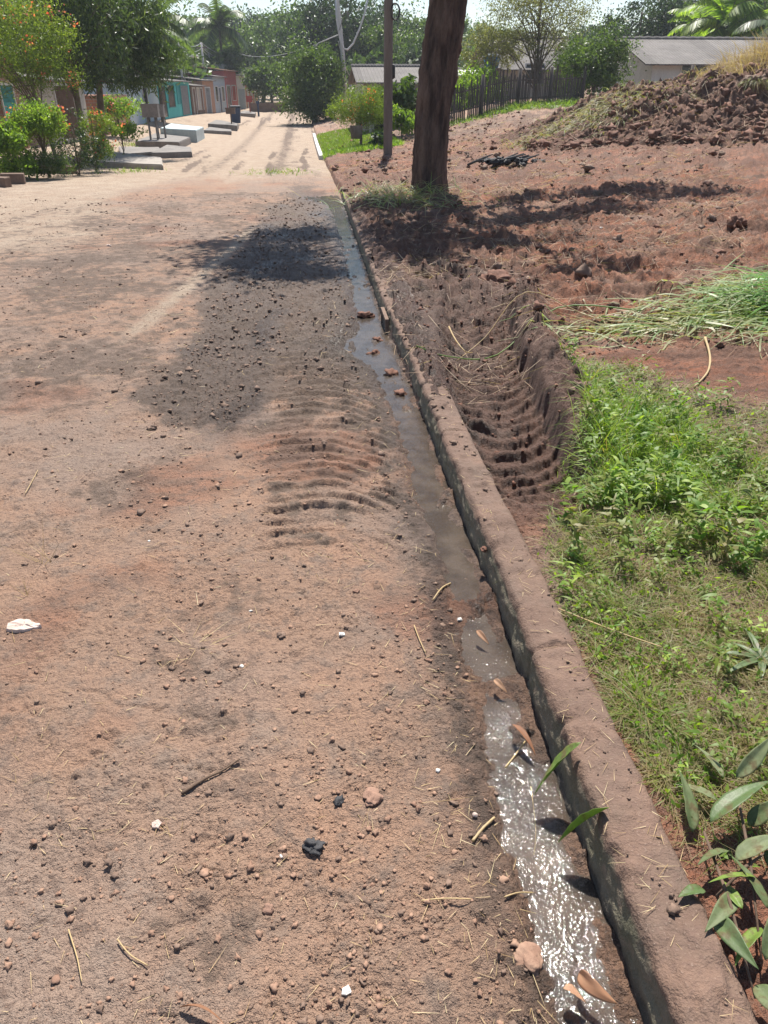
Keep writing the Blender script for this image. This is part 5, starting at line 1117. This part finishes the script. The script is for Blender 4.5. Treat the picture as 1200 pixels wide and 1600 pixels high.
tree('olive_tree','wide airy olive coloured tree with many thin stems behind the fence',(x,y,z),6.0,blobs((0,0,4.6,2.6,2.2,1.1),(-1.6,0,4.0,1.4,1.3,.9),(1.6,0,4.4,1.3,1.3,.9),(-2.2,.1,3.0,1.2,1,.6),(.9,0,3.2,1.3,1.2,.8),(-.6,0,5.3,1.7,1.5,.7),(-.9,0,2.7,1.0,.9,.5),(1.7,0,2.7,.7,.7,.6)),13000,.12,'l_olive',.11,.4,.1,450,nl=60,split=.12,clump=.22,toph=.9)
x,y,z=gp(765,48)
tree('olive_tree','lower olive tinted tree between the trunk and the airy tree',(x,y,z),4,blobs((0,0,2.9,1.5,1.2,.8),(-.9,0,2.4,1.0,1,.7),(.8,0,2.2,.8,.8,.6)),5000,.13,'l_olive',.07,.4,.1,451,nl=24,split=.2)
ptree(925,43,150,42,3.6,'green_tree','bright green small leaved tree left of the grey roofed house',15000,.11,'l_mid',452,.10,aspect=.6,nb=9,split=.25)
ptree(893,46,160,62,2.4,'green_tree','yellow-green tree just left of the bright small leaved one',7000,.12,'l_bright',453,.08,nb=6,split=.3)
# hillside trees behind: a few kinds, copied with their parts
def proto(name,label,seed,mat,n,ls,w,h,asp=.55):
    r=np.random.default_rng(seed); B=[(0,0,h*.6,w*.42,w*.42,h*.34)]
    for i in range(9):
        a=r.uniform(0,6.28); q=r.uniform(.2,.42); B.append((w*q*math.cos(a),w*q*math.sin(a),h*r.uniform(.35,.85),w*r.uniform(.14,.24),w*r.uniform(.14,.24),h*r.uniform(.10,.17)))
    return tree(name,label,(0,0,0),h,B,n,ls,mat,.3,asp,.2,seed,'hillside trees behind the houses',nl=10,clump=.16,split=.35)
PR=[proto('hill_tree','x',460,'l_mid',11000,.42,11,11),proto('hill_tree','x',461,'l_dark',11000,.42,12,14),proto('hill_tree','x',462,'l_mid',9000,.5,14,12),proto('hill_tree','x',463,'l_dark',9000,.45,9,12),proto('hill_tree','x',464,'l_olive',9000,.4,10,10)]
HT=[ # u, Y, top v, kind, label detail
(225,85,22,0,'green tree behind the mango tree on the left'),(285,112,28,2,'broad green tree above the turquoise house'),(330,118,20,0,'green tree left of the sky notch'),(268,125,18,1,'dark tree beyond the two palms'),
(388,150,9,3,'dark dome shaped tree touching the sky on the left hill'),(365,120,46,2,'mid green tree above the far left houses'),(410,128,34,0,'paler green tree above the small round tree'),(440,150,22,2,'broad tree at the end of the street'),
(470,120,4,0,'tall green tree left of the concrete pole'),(452,105,60,0,'low green tree behind the small round tree'),(505,95,-22,1,'tall dark tree behind the round tree'),(545,92,-30,1,'tallest dark tree behind the pale cable loop'),(590,98,-14,1,'dark tree behind the thick wooden pole'),
(640,105,14,0,'green tree between the pole and the big trunk'),(618,88,40,2,'green tree low behind the wooden pole'),(675,110,22,2,'green tree behind the big trunk'),(726,125,40,0,'low far tree right of the big trunk'),(700,90,60,4,'olive tree low behind the shed'),
(770,130,34,2,'far tree showing beneath the airy tree left side'),(830,120,42,4,'far olive tree behind the beige house'),(900,150,30,3,'far small dark tree under the bright sky gap'),(985,70,-30,1,'big dark tree behind the ridge of the grey roof'),(1035,72,-34,3,'dark tall tree beside the palms'),
(1110,66,-30,0,'tall green tree behind the palms'),(1180,60,-34,0,'tall green tree at the right picture edge'),(1240,58,-30,1,'dark tree beyond the right picture edge'),(950,110,52,2,'far low tree left of the big dark tree'),
(150,60,-40,1,'dark tall tree behind the mango tree'),(60,55,-50,0,'tall green tree behind the flowering tree'),(-40,52,-50,2,'tall tree beyond the left picture edge'),(190,100,10,1,'dark tree far behind the blue houses'),(310,140,34,1,'dark distant tree behind the street poles'),
(345,100,70,0,'low green tree right behind the salmon house roof'),(300,96,72,2,'low bushy tree behind the turquoise roof'),(395,118,66,1,'low dark tree at the far bend'),(560,110,20,3,'dark tree right of the concrete pole'),(655,84,62,3,'dark low tree behind the porch house roof'),(520,76,96,3,'dark low tree right behind the round tree')]
used=set(); hts=[11,14,12,12,10]
for u,Y,v,k,lb in HT:
    x,y,z=gp(u,Y); s=(zt(v,Y)-z)/hts[k]/.99
    if k not in used:
        used.add(k); o=PR[k]; o.location=(x,y,z); o.rotation_euler=(0,0,random.uniform(0,6)); o.scale=(s,s,s); o['label']=lb
    else: copytree(PR[k],(x,y,z),random.uniform(0,6.28),s,lb)
# dense scrub under the hillside, one uncountable mass
r=np.random.default_rng(480); n=42000; y=80+75*r.random(n); x=-.62*y+1.35*y*r.random(n)
keep=~((x>-9)&(x<3)&(y<128)); x=x[keep];y=y[keep]
top=2.2+3.2*(fbm(x*.12,y*.12,3,481)*.5+.5)+.02*(y-80)
P=np.stack([x,y,base(x,y)+top*r.random(len(x))**.6],-1)
o=leafcards('scrub',P,.5+.4*r.random(len(x)),.55,M['l_mid'],None,r,.1,.5*r.random(len(x))+.4*(fbm(x*.3,y*.3,2,482)*.5+.3)); tag(o,'far off green scrub filling the hillside behind the houses','scrub',kind='stuff')
# ---- vegetation on the mound
def mpatch(n,cx,cy,rx,ry,seed): r=np.random.default_rng(seed); return cx+r.normal(size=n)*rx,cy+r.normal(size=n)*ry,r
ux=at(1110,120,25)[0]
x,y,r=mpatch(8000,ux+1.2,24.8,2.1,.9,490); n=len(x); a=r.uniform(0,6.28,n); el=r.uniform(.5,1.45,n); D=np.stack([np.cos(a)*np.cos(el),np.sin(a)*np.cos(el),np.sin(el)],-1)
hgt=.3+1.35*ss(ux-1.2,ux+2.4,x)
V,Fq,k=ribbons(np.stack([x,y,lot_h(x,y)-.05],-1),D,hgt*(.5+.6*r.random(n)),.012+.012*r.random(n),.4+.6*r.random(n),r,5)
tag(mk('dry_grass',V,Fq,M['drygrass'],None,{'tint':np.repeat(r.random(n),k)},True),'tall dry straw coloured grass standing on top of the earth mound','dry grass',kind='stuff')
ux=at(960,160,23)[0]
x,y,r=mpatch(3000,ux-.2,23.4,1.0,.6,491); n=len(x); a=r.normal(size=n)*.8+3.6; el=r.uniform(.0,.9,n); D=np.stack([np.cos(a)*np.cos(el),np.sin(a)*np.cos(el),np.sin(el)],-1)
V,Fq,k=ribbons(np.stack([x,y,lot_h(x,y)+.02],-1),D,.35+.4*r.random(n),.010+.01*r.random(n),.9+.9*r.random(n),r,5)
tag(mk('grass_thatch',V,Fq,M['weed'],None,{'tint':np.repeat(.05+.45*r.random(n)**1.5,k)},True),'flattened olive grass draped over the left end of the mound','grass',kind='stuff')
ux=at(1040,140,26)[0]
x,y,r=mpatch(1600,ux,25.8,1.8,.5,492); n=len(x); a=r.uniform(0,6.28,n); el=r.uniform(.6,1.4,n); D=np.stack([np.cos(a)*np.cos(el),np.sin(a)*np.cos(el),np.sin(el)],-1)
V,Fq,k=ribbons(np.stack([x,y,lot_h(x,y)-.05],-1),D,.25+.3*r.random(n),.014+.01*r.random(n),.6+.6*r.random(n),r,5)
tag(mk('green_grass',V,Fq,M['cutgrass'],None,{'tint':np.repeat(.3+.7*r.random(n),k)},True),'green grass growing along the crest of the mound','grass',kind='stuff')
# weeds in front of the fence
r=np.random.default_rng(493); n=4200; s=L*r.random(n)**.8; x=FA[0]+dxn*s+r.normal(size=n)*.3; y=37+dyn*s-.45+.5*r.normal(size=n); a=r.uniform(0,6.28,n); el=r.uniform(.2,1.4,n)
D=np.stack([np.cos(a)*np.cos(el),np.sin(a)*np.cos(el),np.sin(el)],-1); V,Fq,k=ribbons(np.stack([x,y,lot_h(x,y)],-1),D,.2+.5*r.random(n)*ss(2,5,s),.02+.02*r.random(n),.7*np.ones(n),r,4)
tag(mk('fence_weeds',V,Fq,M['weed'],None,{'tint':np.repeat(.4+.5*r.random(n),k)},True),'green weeds growing along the foot of the picket fence','weeds',kind='stuff')
# lawn patch beyond the pole
r=np.random.default_rng(494); n=26000; y=30.3+17*r.random(n); x=.2+r.random(n)*(2.9+.05*(y-30)); a=r.uniform(0,6.28,n); el=r.uniform(.6,1.5,n)
D=np.stack([np.cos(a)*np.cos(el),np.sin(a)*np.cos(el),np.sin(el)],-1); near=ss(33,30.5,y); V,Fq,k=ribbons(np.stack([x,y,lot_h(x,y)-.01],-1),D,.08+.10*r.random(n)+.14*near,.02+.012*r.random(n),.5*np.ones(n),r,2)
tag(mk('lawn',V,Fq,M['weed'],None,{'tint':np.repeat(np.clip(.42+.4*r.random(n)+.2*near,0,1),k)},True),'bright green grass strip beside the painted kerb','grass',kind='stuff')
# small grass patches on the left verge and at the far road edge
for i,(u,v,n,sp,lb) in enumerate(((215,228,500,.5,'green grass strip between the concrete ramps'),(115,258,500,.7,'sparse green grass before the left bushes'),(435,270,260,.6,'dry greenish grass patch on the road before the far bend'),(205,268,200,.4,'thin grass at the foot of the broad ramp'),(12,272,300,.3,'grass tuft beside the brown kerb blocks'))):
    x,y=gnd(u,v); r=np.random.default_rng(500+i); X_=x+r.normal(size=n)*sp; Y_=y+r.normal(size=n)*sp*1.2; a=r.uniform(0,6.28,n); el=r.uniform(.3,1.3,n)
    D=np.stack([np.cos(a)*np.cos(el),np.sin(a)*np.cos(el),np.sin(el)],-1); V,Fq,k=ribbons(np.stack([X_,Y_,hh(X_,Y_)],-1),D,.10+.14*r.random(n),.012+.01*r.random(n),.6*np.ones(n),r,3)
    tag(mk('grass_patch',V,Fq,M['weed'],None,{'tint':np.repeat(.25+.6*r.random(n),k)},True),lb,'grass',kind='stuff')
# burnt / black rubbish heap on the lot
x0,y0=gnd(800,258); rt=empty('burnt_heap',(x0,y0,H1(x0,y0)),'low heap of burnt black branches in the middle of the lot','burnt heap')
r=np.random.default_rng(510)
V0,F0=ICO2; Vs=[];Fs=[]
for i in range(26):
    q=lumpy(V0,r,.5,.5,1.8)*r.uniform(.05,.14)+[r.normal()*.35,r.normal()*.18,.04+.08*r.random()]; Fs.append(F0+len(V0)*i); Vs.append(q)
mk('ash',np.concatenate(Vs),np.concatenate(Fs),M['char'],rt,None,False)
for i in range(9):
    a=r.uniform(-.5,.6); mb=MB(); c=r.normal(size=2)*[.3,.12]; l=r.uniform(.25,.5); mb.tube([(c[0]-l*math.cos(a),c[1]-.1,.03),(c[0],c[1],.14),(c[0]+l*math.cos(a),c[1]+l*math.sin(a)*.5,.12+.15*r.random())],[.03,.028,.012],6,jit=.15); mb.build('charred_branch',M['char'],rt,True)
# dark torn clumps of sod on the mound, stumps of kerb, odd lumps
for i,(u,v,Y,s,lb) in enumerate(((1072,150,22.5,.42,'big dark torn sod clump on the crest of the mound, the right one'),(975,172,22,.36,'dark grassy sod clump at the left part of the mound'),(1175,150,22,.4,'dark soil block near the right edge of the mound'),(770,470,7.0,.20,'smooth dark mud lump squeezed up at the end of the rut'),(1140,400,8.9,.17,'reddish earth block beside the cut grass'),(905,630,0,.07,'blocky mud lump on the right lip of the rut'))):
    if Y: x,y,_=at(u,v,Y)
    else: x,y=gnd(u,v)
    o=rock('sod_clump',x,y,s*.8,'clodd' if i not in (3,4) else 'clodr',lb,'earth clump',520+i,.65,None,3,None,.3,z=H1(x,y)-s*.3,freq=2.2)
    if i<3:
        r_=np.random.default_rng(700+i); n=260; P0=rvec(n,r_)*[s*.8,s*.7,s*.4]; P0[:,2]=np.abs(P0[:,2])*.7+s*.1; Dv=P0/np.linalg.norm(P0,axis=1,keepdims=True); V,Fq,k=ribbons(P0*.9,Dv,s*(.35+.6*r_.random(n)),np.full(n,.014),1+r_.random(n),r_,5)
        mk('grass',V,Fq,M['weed'],o,{'tint':np.repeat(.5*r_.random(n),k)},True)
# storm drain mouth in the kerb
y=5.95; z=float(zr(y)); mb=MB()
mb.box(-.030,-.002,-.19,-.16,-.06,.10).box(-.030,-.002,.16,.19,-.06,.10).box(-.030,-.002,-.16,.16,.075,.10)
rt=mb.build('drain_inlet',M['clodd'],None,False,(float(kerbx(5.95))-.004,y,z)); tag(rt,'dark square storm drain mouth in the kerb at the far end of the rut','drain')
mb=MB(); mb.box(-.020,-.003,-.159,.159,-.05,.074); mb.build('painted_opening',M['black'],rt)  # black plate before the kerb face, the hole's darkness put into its colour
for i,(x,y,s) in enumerate(((-.10,6.3,.05),(-.07,5.55,.045),(-.12,5.2,.04),(-.05,4.7,.05),(-.04,4.3,.04))): rock('mud_clod',x,y,s,'clodr',('mud clod just beyond the drain mouth','mud clod just this side of the drain mouth','mud clod in the shallow wide part of the water','mud clod fallen from the kerb into the gutter, second nearest','mud clod fallen from the kerb into the gutter, nearest')[i],'mud clod',540+i,.6,None,2,None,.45)

# the heaped earth mound
xs=np.linspace(4.6,17.5,430); ys=np.linspace(17.4,29,380); X,Y=np.meshgrid(xs,ys); m0=mound(X,Y)
Z=lot_h(X,Y)-.08+.10*ss(0,.15,m0); q=ss(.02,.3,m0)
X2=X+q*(.16*fbm(X*2.3+Z,Y*2.3,5,701,.65)); Y2=Y-q*(.10*domes(X*3.2,Z*4+Y*2,702,.6,.7)+.16*fbm(X*3+5,Y*2+Z*3,5,703,.65)+.05*domes(X*8,Z*9+Y*5,704,.6,.6))
Z=Z+q*(.10*domes(X*4,Y*3.5,705,.6,.6)+.06*domes(X*9,Y*8,706,.6,.6)+.05*fbm(X*9,Y*9,4,707,.65))
n,m=X.shape; idx=np.arange(n*m).reshape(n,m); Q=np.stack([idx[:-1,:-1],idx[:-1,1:],idx[1:,1:],idx[1:,:-1]],-1).reshape(-1,4); Q=Q[(m0[:-1,:-1]>.02).ravel()]
used=np.zeros(n*m,bool); used[Q.ravel()]=True; mp_=np.cumsum(used)-1
mk_=np.stack([np.full(n*m,.85)-.4*ss(.1,.4,fbm(X*1.2,Y*1.2,3,708)).ravel(),np.zeros(n*m),np.full(n*m,.8),np.zeros(n*m)],-1)
o=mk('earth_mound',np.stack([X2,Y2,Z],-1).reshape(-1,3)[used],mp_[Q],M['soil'],None,{'mask':mk_[used]}); tag(o,'long heap of dark bulldozed earth below the grey roofed house','mound')
x=r.uniform(5.5,14,2600) if 0 else np.random.default_rng(709).uniform(5.5,14.5,3000); y=np.random.default_rng(710).uniform(18,24,3000); k_=mound(x,y)>.06; x=x[k_];y=y[k_]
clods('clods','dark earth lumps tumbled over the face of the mound',x,y,np.minimum(.035*np.exp(np.random.default_rng(711).normal(size=len(x))*.7),.16),M['clodr'],ICO1,712,.2)
# straw stalks and brush strewn over the mound face
r=np.random.default_rng(560); x=r.uniform(6.5,14,1100); y=r.uniform(18.5,25,1100); k_=mound(x,y)>.12; x=x[k_];y=y[k_]
litter('straw','pale stalks tangled over the dark face of the mound','straw',x,y,.25+.5*r.random(len(x)),.010+.008*r.random(len(x)),M['drygrass'],561,.03,.3,.3)
x=r.uniform(1,9,2200);y=18+19*r.random(2200)**.8; s=np.minimum(.013*np.exp(r.normal(size=2200)*.8),.10)
clods('clods','brown earth lumps over the far part of the lot',x,y,s,M['clodr'],ICO1,562,.35)
x,y,r=scatter(1500,8,30,lambda y:(.6+0*y,CX+.5*y+.5),800,lambda x,y:ss(.05,.3,fbm(x*.9,y*1.1,4,801)))
litter('brush','dark dry twigs and roots strewn over the churned lot','brush',x,y,.12+.3*r.random(len(x)),.006+.008*r.random(len(x)),M['twig'],802,.015,.2,.3)
#================================================= HAZE
mh=bpy.data.materials.new('haze'); mh.use_nodes=True; t_=mh.node_tree; t_.nodes.clear(); pv=t_.nodes.new('ShaderNodeVolumePrincipled'); ou=t_.nodes.new('ShaderNodeOutputMaterial')
pv.inputs['Color'].default_value=(.86,.92,1,1); pv.inputs['Density'].default_value=.00055; pv.inputs['Anisotropy'].default_value=.3; t_.links.new(pv.outputs[0],ou.inputs['Volume'])
mb=MB(); mb.box(-260,260,-20,440,-4,45); o=mb.build('haze',mh); tag(o,kind='stuff'); o['label']='thin pale haze in the air towards the hillside'
